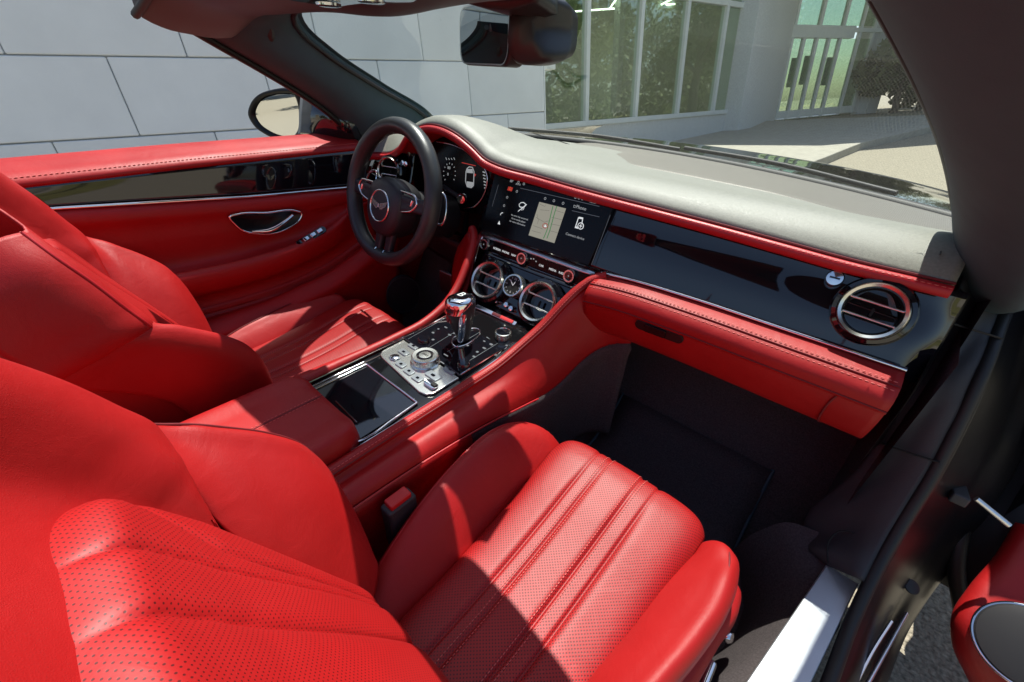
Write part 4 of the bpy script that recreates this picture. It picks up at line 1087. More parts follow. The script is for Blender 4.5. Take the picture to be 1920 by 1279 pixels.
# --- door mirror
dm = part('door_mirror', 'glossy black driver door mirror')
MXx = -.97
ring_px = [(468, 216), (472, 195), (486, 178), (510, 169), (540, 166), (560, 170), (568, 190), (571, 220), (568, 250), (556, 265), (530, 264), (500, 252), (480, 237)]
MN = np.array([.52, -.854, .0]); MAX_ = (np.array([.854, .52, 0]), np.array([0, 0, 1.]), MN); MC0 = P(525, 215, 'y', .70)
mp = np.array([MC0 + MAX_[0] * a + MAX_[1] * b for a, b in (on_plane(x, y, MC0, MAX_) for x, y in ring_px)]); mp = cr(mp, 64, closed=True); mc = mp.mean(0)
k = 64; V = []; prof_ = [(.80, .010), (.81, -.004), (.90, -.012), (.98, -.009), (1.02, .002), (1.03, .015), (1.0, .05), (.9, .11), (.7, .17), (.35, .205), (.02, .215)]
F = []
for sc_, dy in prof_:
    for p in mp: V.append(mc + (p - mc) * sc_ - MN * dy * (.6 if dy > 0 else 1) + np.array([.05 * dy / .2, 0, 0]))
for i in range(len(prof_) - 1):
    for j in range(k): F.append((i * k + j, i * k + (j + 1) % k, (i + 1) * k + (j + 1) % k, (i + 1) * k + j))
mesh('mirror_shell', V, F, 'jamb', dm)
gl_ = [mc + (p - mc) * .79 + np.array([0.004, 0, 0]) + MN * .002 for p in mp]
n_m = np.array([.20, -.97, .02])
mesh('mirror_glass', gl_, [tuple(range(k))], 'mirror', dm, smooth=False)
rows = [[P(575, 185, 'y', .70), P(610, 178, 'y', .72), P(650, 205, 'y', .76), P(668, 250, 'y', .78)], [P(572, 215, 'y', .68), P(610, 215, 'y', .70), P(650, 232, 'y', .74), P(668, 262, 'y', .78)], [P(568, 248, 'y', .68), P(610, 255, 'y', .70), P(645, 262, 'y', .74), P(665, 268, 'y', .78)]]
loft('mirror_arm', rows, 14, 14, 'paint', dm, thick=.02)
tube('mirror_trim', cr([P(570, 240, 'y', .672), P(600, 243, 'y', .69), P(640, 250, 'y', .73)], 12), .003, 'satin', dm)

# --- rear view mirror and sensor pod
rv = part('rear_view_mirror', 'black rear view mirror with sensor pod')
a_ = P(864, 62, 'x', -.10); b_ = P(955, 60, 'x', .075)
mx_ = (b_ - a_); mx_[2] = 0; mL = np.linalg.norm(mx_); mx_ /= mL; mn_ = np.cross(mx_, [0, 0, 1.0]); 
mn_ = mn_ if mn_[1] < 0 else -mn_
mu_ = np.cross(mn_, mx_); mu_ = mu_ if mu_[2] > 0 else -mu_
mcen = (P(864, 62, 'x', -.10) + P(955, 62, 'x', .075)) / 2 + np.array([0, 0, -.002])
poly = rrect(mL, .080, .022, 6)
prism('mirror_housing', rrect(mL + .006, .086, .024, 6), mcen, (mx_, mu_, mn_), -.032, .0, 'blk', rv, bev=.006, seg=3)
flat('mirror_glass', poly, mcen, (mx_, mu_, mn_), 'rvm', rv, d=.0012)
line_strip('mirror_rim', [poly[i] for i in range(len(poly))], .002, (mx_, mu_, mn_), mcen, 'satin', rv, d=.0018, closed=True)
pod = [P(968, 118, 'y', .57), P(1000, 122, 'y', .58), P(1030, 114, 'y', .59), P(1048, 50, 'y', .62), P(1042, 0, 'y', .60), P(1000, -10, 'y', .58), P(968, 20, 'y', .56)]
pc_ = np.mean(pod, 0); pq = cr(pod, 40, closed=True); V = []; F = []
prof_ = [(.3, -.02), (.85, -.014), (1.0, 0), (1.0, .03), (.8, .06), (.3, .07)]
for sc_, dy in prof_:
    for p in pq: V.append(pc_ + (p - pc_) * sc_ + np.array([0, dy, 0]))
for i in range(len(prof_) - 1):
    for j in range(40): F.append((i * 40 + j, i * 40 + (j + 1) % 40, (i + 1) * 40 + (j + 1) % 40, (i + 1) * 40 + j))
F.append(tuple(range(40))[::-1]); F.append(tuple(200 + j for j in range(40)))
mesh('sensor_pod', V, F, 'blk', rv)
loft('pod_arm', [[(.03, .48, .076), (.06, .50, .070), (.10, .52, .066), (.15, .53, .074)], [(.03, .54, .074), (.06, .56, .066), (.10, .58, .060), (.14, .59, .066)]], 16, 8, 'blk', rv, thick=.02, off=1)
tube('mirror_stem', [mcen + mn_ * -.02, mcen + np.array([.01, .0, .05])], .010, 'blk', rv)

# ------------------------------------------------------------------ passenger side: sill, kick panel, open door
sill = part('door_sill', 'passenger door sill with brushed metal tread plate')
ZS = -.70
pts = [P(1548, 1060, 'z', ZS), P(1607, 1098, 'z', ZS), P(1520, 1279, 'z', ZS), P(1415, 1255, 'z', ZS)]
d1 = pts[3] - pts[0]; d2 = pts[2] - pts[1]
tp = [pts[0], pts[1], pts[1] + d2 * 4, pts[0] + d1 * 4.2]
nrm = np.array([0, 0, .006])
o = mesh('tread_plate', [p for p in tp] + [p + nrm for p in tp], [(3, 2, 1, 0), (4, 5, 6, 7), (0, 1, 5, 4), (1, 2, 6, 5), (2, 3, 7, 6), (3, 0, 4, 7)], mat('brushed_aluminium', (.50, .515, .55), .45, metal=.8, rvar=.05, nscale=30), sill, smooth=False); bevel(o, .002)
ins_l = [P(1512, 985, 'z', ZS + .01), pts[0] + [0, 0, -.003], pts[0] + d1 * 1.5 + [0, 0, -.003], pts[0] + d1 * 4]
loft('sill_carpet', [[p + [.02, 0, .0], p + [-.02, 0, -.012], p + [-.055, -.005, -.07], p + [-.08, 0, -.19]] for p in ins_l], 14, 20, 'carpet', sill)
seal_px = [(1905, 520, .885), (1880, 590, .88), (1845, 690, .875), (1795, 800, .86), (1740, 905, .85), (1690, 985, .84), (1640, 1075, .825), (1600, 1160, .82), (1555, 1279, .81)]
seal = []
for (x, y, _), zz in zip(seal_px, [-.255, -.29, -.345, -.43, -.52, -.59, -.655, -.69, -.70]): seal.append(P(x, y, 'z', zz))
seal = cr(seal, 50)
seal = np.vstack([seal, [seal[-1] + (seal[-1] - seal[-4]) / 3 * k for k in range(1, 14)]])
tube('door_seal', seal, .0095, 'rubber', sill, seg=14)
jo = [P(2000, 560, 'z', -.36), P(1960, 740, 'z', -.45), P(1900, 880, 'z', -.55), P(1840, 975, 'z', -.66), P(1792, 1045, 'z', -.76), P(1738, 1118, 'z', -.80), P(1700, 1180, 'z', -.82), P(1660, 1279, 'z', -.84)]
jo = jo + [jo[-1] + (jo[-1] - jo[-2]) * k for k in (1, 2)]
ji = [seal[i] for i in (0, 9, 16, 24, 31, 38, 44, 49, 55, 62)]
jr = [[a + [.006, 0, -.004], a + (b - a) * .22 + [0, 0, .014], a + (b - a) * .45 + [0, 0, .004], a + (b - a) * .6 + [0, 0, -.012], a + (b - a) * .8 + [0, 0, .004], b, b + [.004, 0, -.03], b + [-.03, 0, -.12]] for a, b in zip(ji, jo)]
loft('painted_jamb', jr, 50, 50, 'jamb', sill, thick=.003)
tube('jamb_flange', cr([P(1700, 1150, 'z', -.76), P(1650, 1240, 'z', -.76), P(1600, 1330, 'z', -.76)], 12), .003, 'satin', sill)
kick = part('kick_panel', 'charcoal trim beside the passenger footwell')
# inner edge (dash side) and outer edge (seal side) of the hinge-pillar trim, from top to bottom
ki = [P(*q[:2], 'y', q[2]) for q in ((1815, 478, .90), (1800, 540, .86), (1770, 610, .84), (1725, 700, .83), (1690, 760, .82), (1650, 830, .81), (1612, 880, .80), (1560, 925, .79), (1520, 960, .77), (1508, 1000, .74))] + [P(1522, 1035, 'z', ZS - .004), P(1548, 1058, 'z', ZS)]
top0 = P(1960, 430, 'z', -.19)
ko = [top0] + [seal[i] + np.array([-.008, 0, .003]) for i in (0, 4, 9, 13, 17, 21, 25, 29, 33, 36, 38)]
rows = []
for k, (a, b) in enumerate(zip(ki, ko)):
    rows.append([a + np.array([.03, .16, -.01]), a + np.array([.012, .03, -.004]), a, a + (b - a) * .12 + [0, -.004, .004], a + (b - a) * .5 + [0, -.006, .006], a + (b - a) * .9 + [0, -.003, .004], b])
loft('pillar_trim', rows, 40, 70, 'trim', kick, thick=.003)
for pa in (((1682, 580, .81), (1760, 604, .82), (1872, 638, .90)), ((1650, 832, .80), (1700, 850, .79), (1758, 868, .785))):
    tube('trim_gap', cr([P(x, y, 'y', d) for x, y, d in pa], 14) + np.array([0, -.006, .006]), .0016, 'matt', kick, seg=6)
tube('trim_gap', cr([P(1552, 1056, 'z', ZS + .012), P(1552, 1020, 'z', ZS + .03), P(1575, 996, 'z', ZS + .05), P(1610, 1003, 'z', ZS + .06), P(1650, 1024, 'z', ZS + .055)], 20), .0014, 'matt', kick, seg=6)
fy_ = lambda z: float(np.interp(z, [-.362, -.346, -.302, -.26, -.22], [.767, .773, .790, .812, .826]))
loft('end_trim', [[(.7225, fy_(a[2]) + .004 if a[2] > -.37 else .735 + .0 * a[2], a[2] + (.006 if i == 0 else 0)), (.7285, fy_(max(a[2], -.37)) + .012 if a[2] > -.37 else .76, a[2]), a + np.array([.0, -.004, 0])] for i, a in enumerate(ki[1:6])], 10, 24, 'jamb', kick)
# open passenger door, lower right
od = part('door', 'open passenger door with red panel and round speaker grille')
dp = [P(1920, 985, 'z', -.62), P(1880, 1050, 'z', -.66), P(1830, 1110, 'z', -.70), P(1800, 1160, 'z', -.735), P(1800, 1210, 'z', -.77), P(1830, 1279, 'z', -.82), P(1860, 1340, 'z', -.87)]
rows = []
for p in dp:
    rows.append([p + [.012, .028, -.03], p + [-.002, .006, -.006], p, p + [.05, -.015, .004], p + [.12, -.05, .012], p + [.22, -.10, .02], p + [.35, -.16, .03]])
loft('door_panel', rows, 40, 40, 'red', od, thick=.004)
gcen = P(1930, 1215, 'z', -.70)
gn_ = np.array([-.30, -.62, .72])
lathe('speaker_grille', [(.001, .008), (.04, .0075), (.055, .005), (.058, .0)], gcen, gn_, 'grille', od, seg=48)
torus('grille_ring', gcen, gn_, .0585, .0028, 'chrome', od, sides=10)
# black shut face, seals, latch hardware of the open door and hinge side
je = [P(1915, 640, 'z', -.40), P(1885, 760, 'z', -.50), P(1840, 880, 'z', -.60), P(1800, 980, 'z', -.68), P(1788, 1060, 'z', -.75), P(1800, 1150, 'z', -.82)]
je = cr(je, 30)
tube('door_seal', je + np.array([.004, 0, .0]), .013, 'rubber', od, seg=12)
loft('shut_face', [[p + [.0, .06, -.05], p + [.006, .015, -.01], p + [.03, .0, .005], p + [.12, -.02, .02], p + [.3, -.06, .05]] for p in je[::3]], 16, 20, 'matt', od, thick=.003)
ck = [P(1762, 916, 'z', -.56), P(1830, 935, 'z', -.55), P(1892, 985, 'z', -.57)]
tube('check_strap', [ck[1], ck[2]], .0045, 'satin', od, seg=8)
box('check_bracket', (ck[0] + ck[1]) / 2, (.05, .022, .018), 'trim', od, rot=basis((0, .2, 1), ck[1] - ck[0]), bev=.003)
for q in ((1800, 935),): lathe('bolt', [(.004, 0), (.004, .004), (.001, .0045)], P(*q, 'z', -.555), (-.2, -.3, 1), 'trim', od, seg=10)
lathe('drain_plug', [(.012, 0), (.012, .003), (.008, .004), (.001, .004)], P(1708, 1100, 'z', -.73), (.3, -.4, .85), 'rubber', sill, seg=20)
tube('jamb_bead', cr([P(1672, 1165, 'z', -.72), P(1640, 1215, 'z', -.735), P(1600, 1290, 'z', -.75)], 12), .0025, 'satin', sill, seg=6)
# ------------------------------------------------------------------ centre stack and console
con = part('centre_console', 'gloss black centre console with red leather sides')
zt = lambda y: -.523 + .020 * float(np.clip((y - .42) / .24, 0, 1)) ** 1.5
ysn = np.linspace(.12, .69, 20)
rows = [[(-.112, y, zt(y) - .002), (-.1, y, zt(y)), (0, y, zt(y) + .002), (.1, y, zt(y)), (.112, y, zt(y) - .002)] for y in ysn]
loft('console_top', rows, 20, 30, 'piano2', con, thick=.004)
# leather rolls and sides (right side runs up into the dashboard)
rollR = cr([(.117, -.30, -.523), (.117, .05, -.522), (.117, .25, zt(.25) + .004), (.117, .42, zt(.42) + .005), (.119, .52, zt(.52) + .006), (.124, .585, -.492), (.135, .635, -.465), (.149, .68, -.425), (.165, .716, -.392), (.184, .742, -.370), (.205, .755, -.360)], 60)
rollL = MX(rollR)
for nm, rl, sg in (('roll', rollR, 1), ('roll', rollL, -1)):
    tube('leather_roll', rl, .0105, 'red', con, seg=14)
stitches('roll_stitching', rollR + np.array([.0065, -.004, .0085]), 'thread', con, step=.0065, ln=.0045, r=.0008)
tube('roll_crease', rollR + np.array([.0102, -.003, .0035]), .0012, 'thread_dark', con, seg=6)
low = cr([(.172, -.30, -.545), (.172, .05, -.55), (.175, .25, -.555), (.18, .42, -.572), (.186, .54, -.592), (.19, .60, -.600), (.196, .66, -.588), (.206, .70, -.560), (.222, .73, -.535), (.245, .75, -.515), (.29, .76, -.495)], 60)
rows = []
for a, b in zip(rollR, low):
    rows.append([a + [.006, -.002, -.004], a + [.014, -.004, -.016], a + (b - a) * .5 + [.006, -.006, .006], a + (b - a) * .85 + [.004, -.003, .006], b])
loft('console_side', rows, 24, 70, 'red', con, thick=.003)
rows = []
for b in low:
    rows.append([b + [-.001, 0, .001], b + [.004, 0, -.006], b + [.0, .004, -.03], b + [-.004, .012, -.10], b + [-.008, .02, -.30]])
loft('lower_side', rows[:36], 16, 40, 'red', con, thick=.003)
loft('footwell_carpet', rows[35:], 16, 24, 'carpet', con, thick=.003)
tube('side_crease', low[:46] + np.array([.003, 0, .001]), .0018, 'red_edge', con, seg=6)
lowL = MX(low)
rows = []
for a, b in zip(rollL, lowL):
    rows.append([a + [-.006, -.002, -.004], a + [-.014, -.004, -.016], a + (b - a) * .5 + [-.006, -.006, .006], b, b + [.004, .01, -.3]])
loft('console_side', rows, 24, 60, 'red', con, thick=.003)
# inner knee pad between console and glovebox
AXC = (np.array([1., 0, 0]), np.array([0, 1., 0]), np.array([0, 0, 1.]))
# chrome hairline beside the rolls
for sg in (1, -1):
    tube('chrome_hairline', [(sg * .1045, y, zt(y) + .004) for y in np.linspace(.15, .66, 30)], .0016, 'chrome', con, seg=6)
# lacquered lid with bright frame
zl = -.5205
lid = [(-.076, .236), (-.0735, .330), (.088, .3285), (.099, .218), (.085, .19), (-.076, .17)]
flat('cubby_lid', [(-.0755, .15), (-.0755, .328), (.086, .3265), (.093, .15)], (0, 0, zl), AXC, 'piano', con, d=.0015)
tube('lid_frame', [(-.0765, .15, zl + .003), (-.0765, .331, zl + .003)], .0022, 'chrome', con, seg=8)
tube('lid_frame', [(-.087, .15, zl + .003), (-.087, .331, zl + .003)], .0016, 'chrome', con, seg=8)
tube('lid_frame', [(-.0765, .331, zl + .003), (.0885, .3295, zl + .003)], .0026, 'chrome', con, seg=8)
tube('lid_frame', cr([(.0885, .3295, zl + .003), (.094, .27, zl + .003), (.0985, .222, zl + .003), (.095, .204, zl + .003), (.08, .192, zl + .003)], 24), .0022, 'chrome', con, seg=8)
tube('lid_pull', [tuple(P(630, 752, 'z', zl + .004)), tuple(P(669, 792, 'z', zl + .004))], .0013, 'chrome', con, seg=6)
# aluminium rotary plate at the rear of the switch panel
cpl = (0, 0, -.5205)
pl_out = [on_plane(x, y, cpl, AXC) for x, y in ((721, 668), (727, 660), (757, 640), (790, 660), (830, 665), (880, 700), (852, 711), (822, 734), (808, 738), (797, 733), (760, 702))]
prism('alu_plate', [(-.098, .437), (-.094, .380), (-.086, .369), (-.074, .365), (.068, .350), (.083, .354), (.091, .366), (.090, .432), (.03, .434), (.02, .447), (-.02, .447), (-.03, .436)], cpl, AXC, -.001, .0045, 'alu', con, bev=.0018)
prism('switch_panel', [(-.098, .438), (-.03, .438), (.03, .436), (.090, .434), (.088, .60), (.080, .635), (.06, .655), (-.09, .668), (-.1, .66)], (0, 0, -.515), AXC, -.006, .004, 'piano', con, bev=.0015)
bd = cr([(.091, .436), (.090, .52), (.089, .60), (.083, .632), (.064, .654), (.03, .660), (-.09, .670)], 40)
tube('panel_border', [(x, y, -.5105) for x, y in bd], .0017, 'chrome', con, seg=6)
tube('panel_border', [(-.0995, y, -.5105) for y in np.linspace(.37, .66, 12)], .0015, 'chrome', con, seg=6)
kn = P(797, 668, 'z', -.50)
kn = np.array([kn[0], kn[1], -.516])
lathe('rotary_dial', [(.031, 0), (.031, .004), (.0285, .006), (.0285, .014), (.0275, .0185), (.0255, .020), (.018, .0195), (.017, .017), (.0125, .017), (.012, .0195), (.001, .020)], kn, (0, 0, 1), 'alu', con, seg=48)
torus('dial_ring', kn + np.array([0, 0, .0198]), (0, 0, 1), .0145, .0018, 'piano', con, seg=40, sides=8)
text('dial_lettering', 'START', kn + np.array([0, 0, .0207]), AXC, .006, 'trim', con)
zb_ = -.5157
def cbtn(px, py, w, h, m='bluegrey', name='button', ang=0, z=-.5155, t=.0022):
    a, b = on_plane(px, py, (0, 0, z), AXC)
    ca_, sa_ = math.cos(ang), math.sin(ang)
    prism(name, rrect(w, h, min(w, h) * .2, 3), (a, b, z), (np.array([ca_, sa_, 0]), np.array([-sa_, ca_, 0]), AXC[2]), -.001, t, m, con, bev=.0006)
    return a, b
def cicon(px, py, w, h, m='white_dim', z=-.5108, name='switch_symbol'):
    a, b = on_plane(px, py, (0, 0, z), AXC)
    flat(name, rrect(w, h, min(w, h) * .3, 2), (a, b, z), AXC, m, con, d=.0004)
for px, py, w, h in ((757, 661, .026, .015), (775, 650, .026, .014), (740, 671, .022, .017), (752, 684, .023, .016), (767, 697, .023, .016), (783, 710, .023, .016), (812, 705, .034, .018), (845, 694, .030, .020)):
    a, b = cbtn(px, py, w, h)
    flat('button_symbol', rrect(w * .3, h * .35, h * .1, 2), (a, b, -.5132), AXC, 'piano', con, d=.0004)
lathe('round_button', [(.010, 0), (.010, .003), (.008, .004), (.001, .0042)], np.array([*on_plane(740, 671, (0, 0, -.515), AXC), -.515]), (0, 0, 1), 'chrome', con, seg=24)
a, b = on_plane(808, 723, (0, 0, -.515), AXC)
prism('rocker_switch', rrect(.034, .017, .0085, 5), (a, b, -.515), AXC, 0, .005, 'chrome', con, bev=.002)
box('rocker_slot', (a + .008, b + .002, -.5095), (.012, .008, .004), 'matt', con)
for px, py, w, h in ((800, 632, .007, .005), (812, 624, .007, .005), (822, 617, .005, .004), (836, 614, .009, .004), (846, 607, .007, .004), (812, 637, .006, .006), (836, 666, .013, .003), (829, 680, .012, .003), (843, 628, .009, .004), (852, 625, .006, .006), (895, 660, .006, .006), (908, 653, .009, .005), (921, 646, .009, .006), (930, 640, .007, .005), (889, 669, .008, .005), (908, 640, .006, .004), (916, 634, .012, .004), (877, 648, .005, .005), (928, 665, .008, .006), (950, 648, .006, .005)):
    cicon(px, py, w, h)
for pa, pb in (((838, 660), (965, 583)), ((858, 690), (972, 620)), ((765, 636), (850, 588)), ((800, 655), (880, 606))):
    a = on_plane(*pa, (0, 0, -.5108), AXC); b = on_plane(*pb, (0, 0, -.5108), AXC)
    line_strip('panel_line', [a, b], .0008, AXC, (0, 0, -.5108), 'bluegrey', con, d=.0003)
for px, py in ((795, 640), (870, 685)):
    a, b = on_plane(px, py, (0, 0, -.511), AXC)
    lathe('rotary_knob', [(.014, 0), (.013, .008), (.011, .010), (.001, .010)], (a, b, -.511), (0, 0, 1), 'piano', con, seg=28)
a, b = on_plane(943, 633, (0, 0, -.511), AXC)
lathe('drive_mode_dial', [(.019, 0), (.019, .010), (.0185, .0155), (.0165, .0165), (.0155, .0145), (.001, .0145)], (a, b, -.511), (0, 0, 1), 'alu', con, seg=40)
lathe('dial_cap', [(.0152, 0), (.0152, .0008), (.001, .001)], (a, b, -.4966), (0, 0, 1), 'piano', con, seg=32)
# row of keys below the stack
ra, rb = P(893, 575, 'z', -.499), P(968, 609, 'z', -.502)
rv_ = rb - ra; rL = np.linalg.norm(rv_); rv_ /= rL; rn = np.array([0, -.45, .89]); rn -= rv_ * (rn @ rv_); rn /= np.linalg.norm(rn); ru = np.cross(rn, rv_)
prism('key_strip', rrect(rL, .011, .003, 3), (ra + rb) / 2, (rv_, ru, rn), 0, .004, 'chrome', con, bev=.001)
box('red_key', ra + rv_ * rL * .78 + rn * .0045, (rL * .30, .009, .003), mat('red_key_cap', (.6, .03, .03), .3), con, rot=(rv_, ru, rn), bev=.001)
box('dark_red_key', ra + rv_ * rL * .53 + rn * .0045, (rL * .2, .008, .003), mat('dark_red_key_cap', (.12, .01, .012), .3), con, rot=(rv_, ru, rn), bev=.001)

# --- armrest
arm = part('armrest', 'red leather centre armrest with stitched seam')
rows = []
for y, h, wf in ((-.34, 1, 1), (-.1, 1, 1), (.08, 1, 1), (.15, 1, .985), (.19, .98, .95), (.208, .9, .86), (.214, .5, .8), (.212, 0, .8)):
    z1 = -.482 - (1 - h) * .055; w = .107 * wf
    rows.append([(-w, y, -.54), (-w - .001, y, z1 - .012), (-w * .96, y, z1 - .002), (-w * .5, y, z1 + .001), (0, y, z1 + .0015), (w * .5, y, z1 + .001), (w * .96, y, z1 - .002), (w + .001, y, z1 - .012), (w, y, -.54)])
loft('armrest_pad', rows, 60, 50, 'red', arm, thick=.003)
sx_ = P(600, 743, 'z', -.480)[0]
tube('armrest_seam', [(sx_ * (0.9 if y < 0 else 1), y, -.4802) for y in np.linspace(-.3, .206, 30)], .0011, 'thread_dark', arm, seg=6)
for o_ in (-.004, .004): stitches('armrest_stitching', [(sx_ + o_, y, -.4798) for y in np.linspace(-.3, .205, 30)], 'thread', arm, step=.006, ln=.004, r=.0007)

# --- gear selector
gs = part('gear_selector', 'chrome and leather gear selector with emblem cap')
g0 = P(868, 636, 'z', -.508); g1 = P(868, 556, 'x', float(g0[0]) - .004)
axg = (g1 - g0); gl__ = np.linalg.norm(axg); axg /= gl__
gr_, gu_, gn__ = basis(axg, (0, 1, 0))
def ringloft(name, secs, c, ax, m, parent, seg=32):
    r, u, n = ax; V = []; F = []
    for (h, rx, ry, ox, oy) in secs:
        for s in np.linspace(0, 2 * np.pi, seg, endpoint=False): V.append(np.asarray(c) + n * h + r * (ox + rx * np.cos(s)) + u * (oy + ry * np.sin(s)))
    for i in range(len(secs) - 1):
        for j in range(seg): F.append((i * seg + j, i * seg + (j + 1) % seg, (i + 1) * seg + (j + 1) % seg, (i + 1) * seg + j))
    F.append(tuple(range(seg))[::-1]); F.append(tuple((len(secs) - 1) * seg + j for j in range(seg)))
    return mesh(name, V, F, m, parent, sharp=50)
L_ = gl__
AG = (np.array([1., 0, 0]) - axg * axg[0], None, axg); AG = (AG[0] / np.linalg.norm(AG[0]), np.cross(axg, AG[0] / np.linalg.norm(AG[0])), axg)
ringloft('grip', [(0, 0.0124, 0.0138, 0.0000, 0.0000), (.012, 0.0138, 0.0166, 0.0000, 0.0000), (L_ * .3, 0.0186, 0.0235, 0.0000, -0.0028), (L_ * .55, 0.0242, 0.0304, 0.0000, -0.0055), (L_ * .78, 0.0276, 0.0359, 0.0000, -0.0069), (L_ * .9, 0.0269, 0.0345, 0.0000, -0.0055), (L_ * .96, 0.0235, 0.0290, 0.0000, -0.0041)], g0, AG, 'blk', gs)
ringloft('chrome_cap', [(L_ * .72, 0.0228, 0.0166, 0.0000, -0.0262), (L_ * .84, 0.0269, 0.0290, 0.0000, -0.0124), (L_ * .93, 0.0283, 0.0352, 0.0000, -0.0069), (L_ * .985, 0.0262, 0.0317, 0.0000, -0.0055), (L_ * 1.02, 0.0193, 0.0235, 0.0000, -0.0041), (L_ * 1.03, 0.0055, 0.0069, 0.0000, -0.0041)], g0, AG, 'chrome', gs)
ringloft('chrome_blade', [(.004, 0.0055, 0.0083, 0.0083, -0.0138), (L_ * .3, 0.0083, 0.0083, 0.0138, -0.0166), (L_ * .55, 0.0097, 0.0083, 0.0179, -0.0193), (L_ * .75, 0.0083, 0.0083, 0.0207, -0.0193)], g0, AG, 'chrome', gs, seg=16)
ringloft('chrome_spine', [(.004, 0.0055, 0.0069, -0.0083, 0.0083), (L_ * .3, 0.0083, 0.0069, -0.0124, 0.0138), (L_ * .6, 0.0097, 0.0083, -0.0166, 0.0166), (L_ * .8, 0.0069, 0.0083, -0.0179, 0.0166)], g0, AG, 'chrome', gs, seg=16)
box('release_button', g0 + axg * L_ * .66 + AG[0] * -.004 + AG[1] * -.036, (.014, .004, .034), mat('button_red_reflect', (.12, .01, .012), .1, coat=1), gs, rot=AG, bev=.002)
lathe('emblem_disc', [(.016, 0), (.016, .0012), (.001, .0016)], g0 + axg * (L_ * 1.03 + .0005) + AG[1] * -.004, axg, 'piano', gs, seg=30)
text('emblem_letter', 'B', g0 + axg * (L_ * 1.03 + .0026) + AG[1] * -.004, (AG[0], AG[1], AG[2]), .027, 'paintwhite', gs, thick=.0004)
gate = cr([on_plane(x, y, (0, 0, -.5095), AXC) for x, y in ((848, 643), (850, 634), (866, 627), (884, 616), (897, 617), (900, 625), (890, 636), (868, 648), (855, 650))], 40, closed=True)
tube('gate_ring', [(x, y, -.5095) for x, y in gate], .0018, 'chrome', gs, seg=8, closed=True)

# --- centre stack: vents, clock, key strip
SN = np.array([0, -.837, .547]); SU = np.array([0, .547, .837]); SX = np.array([1., 0, 0]); AXS = (SX, SU, SN)
stack = part('centre_stack', 'gloss black stack with vents below the screen')
rows = [[(x, .672, -.512), (x, .70, -.468), (x, .726, -.428), (x, .745, -.400)] for x in (-.165, -.1, 0, .1, .165)]
loft('stack_panel', rows, 10, 10, 'piano', stack, thick=.004, off=1)
vc = (P(917, 529, 'x', -.08) + P(1011, 571, 'x', .08)) / 2
for sg, lb in ((-1, 'round chrome vent on the driver side of the clock'), (1, 'round chrome vent on the passenger side of the clock')):
    vent(np.array([sg * .080, vc[1] + .006, vc[2]]), SN, .0455, lb, up=(0, 1, 0.3))
ck_ = part('dashboard_clock', 'small chrome rimmed analogue clock between two vents')
cc = P(965, 537, 'x', 0.0) + SN * .003
lathe('clock_rim', [(.0285, -.01), (.0285, .006), (.0265, .009), (.0235, .009), (.0225, .004)], cc, SN, 'alu', ck_, seg=40, cap=False)
lathe('clock_face', [(.0227, 0), (.001, .0001)], cc + SN * .004, SN, 'matt', ck_, seg=40)
AXK = (SX, SU, SN)
for a, l_ in ((140, .017), (75, .011)):
    line_strip('clock_hand', [(0, 0), (l_ * math.cos(R(a)), l_ * math.sin(R(a)))], .0022, AXK, cc + SN * .005, 'paintwhite', ck_, d=.0006)
text('numeral', '12', cc + SU * .0165 + SN * .0048, AXK, .008, 'paintwhite', ck_, thick=.0002)
text('numeral', '6', cc - SU * .0165 + SN * .0048, AXK, .008, 'paintwhite', ck_, thick=.0002)
for k in range(12):
    if k % 6 == 3: continue
    a = R(30 * k); line_strip('tick', [(.0175 * math.cos(a), .0175 * math.sin(a)), (.021 * math.cos(a), .021 * math.sin(a))], .0012, AXK, cc + SN * .0045, 'paintwhite', ck_)
cb = (0, .690, -.486)
for px, py in ((924, 559), (934, 565), (953, 573), (962, 580)):
    c = np.array(cb) + SN * .002; a, b = on_plane(px, py, c, AXS)
    lathe('organ_stop', [(.0075, 0), (.0075, .010), (.006, .012), (.001, .0125)], c + SX * a + SU * b, SN, 'chrome', stack, seg=18)
for sg in (-1, 1):
    sd = cr([(sg * .180, .778, -.368), (sg * .178, .754, -.382), (sg * .170, .728, -.415), (sg * .158, .70, -.462), (sg * .145, .665, -.50), (sg * .128, .60, -.512)], 24)
    loft('stack_cheek', [[p + [sg * -.010, .0, 0], p + [0, -.006, .006], p + [sg * .012, -.001, 0], p + [sg * .016, .05, -.01], p + [sg * .018, .16, -.03]] for p in sd], 16, 30, 'red', stack, thick=.003)
    tube('stack_chrome_edge', sd + np.array([sg * -.011, -.003, .003]), .0018, 'chrome', stack, seg=6)
# angled chrome ledge under the screen
lg = [[(x, .792, -.356), (x, .775, -.361), (x, .762, -.366), (x, .757, -.372)] for x in (-.178, -.06, .06, .172)]
loft('chrome_ledge', lg, 10, 10, 'satin', stack, thick=.003)
KA = (SX, np.array([0, .25, .968]), np.array([0, -.968, .25]))
prism('key_bar', rrect(.345, .030, .003, 3), (-.004, .756, -.389), KA, -.01, .001, 'display', stack, bev=.001)
tube('key_bar_edge', [(-.177, .7525, -.405), (.166, .7525, -.405)], .0022, mat('pink_chrome', (.8, .62, .62), .12, metal=1.0), stack, seg=6)
for x in (-.150, -.022, .118):
    lathe('control_knob', [(.0150, 0), (.0150, .010), (.0138, .0125), (.0105, .0125), (.0098, .011), (.001, .011)], np.array([x, .756, -.389]) + KA[2] * .001, KA[2], 'alu', stack, seg=32)
    lathe('knob_face', [(.0098, 0), (.001, .0004)], np.array([x, .756, -.389]) + KA[2] * .0125, KA[2], 'piano', stack, seg=28)
    text('knob_symbol', '+', np.array([x, .756, -.389]) + KA[2] * .0134, KA, .009, 'white_dim', stack, thick=.0001)
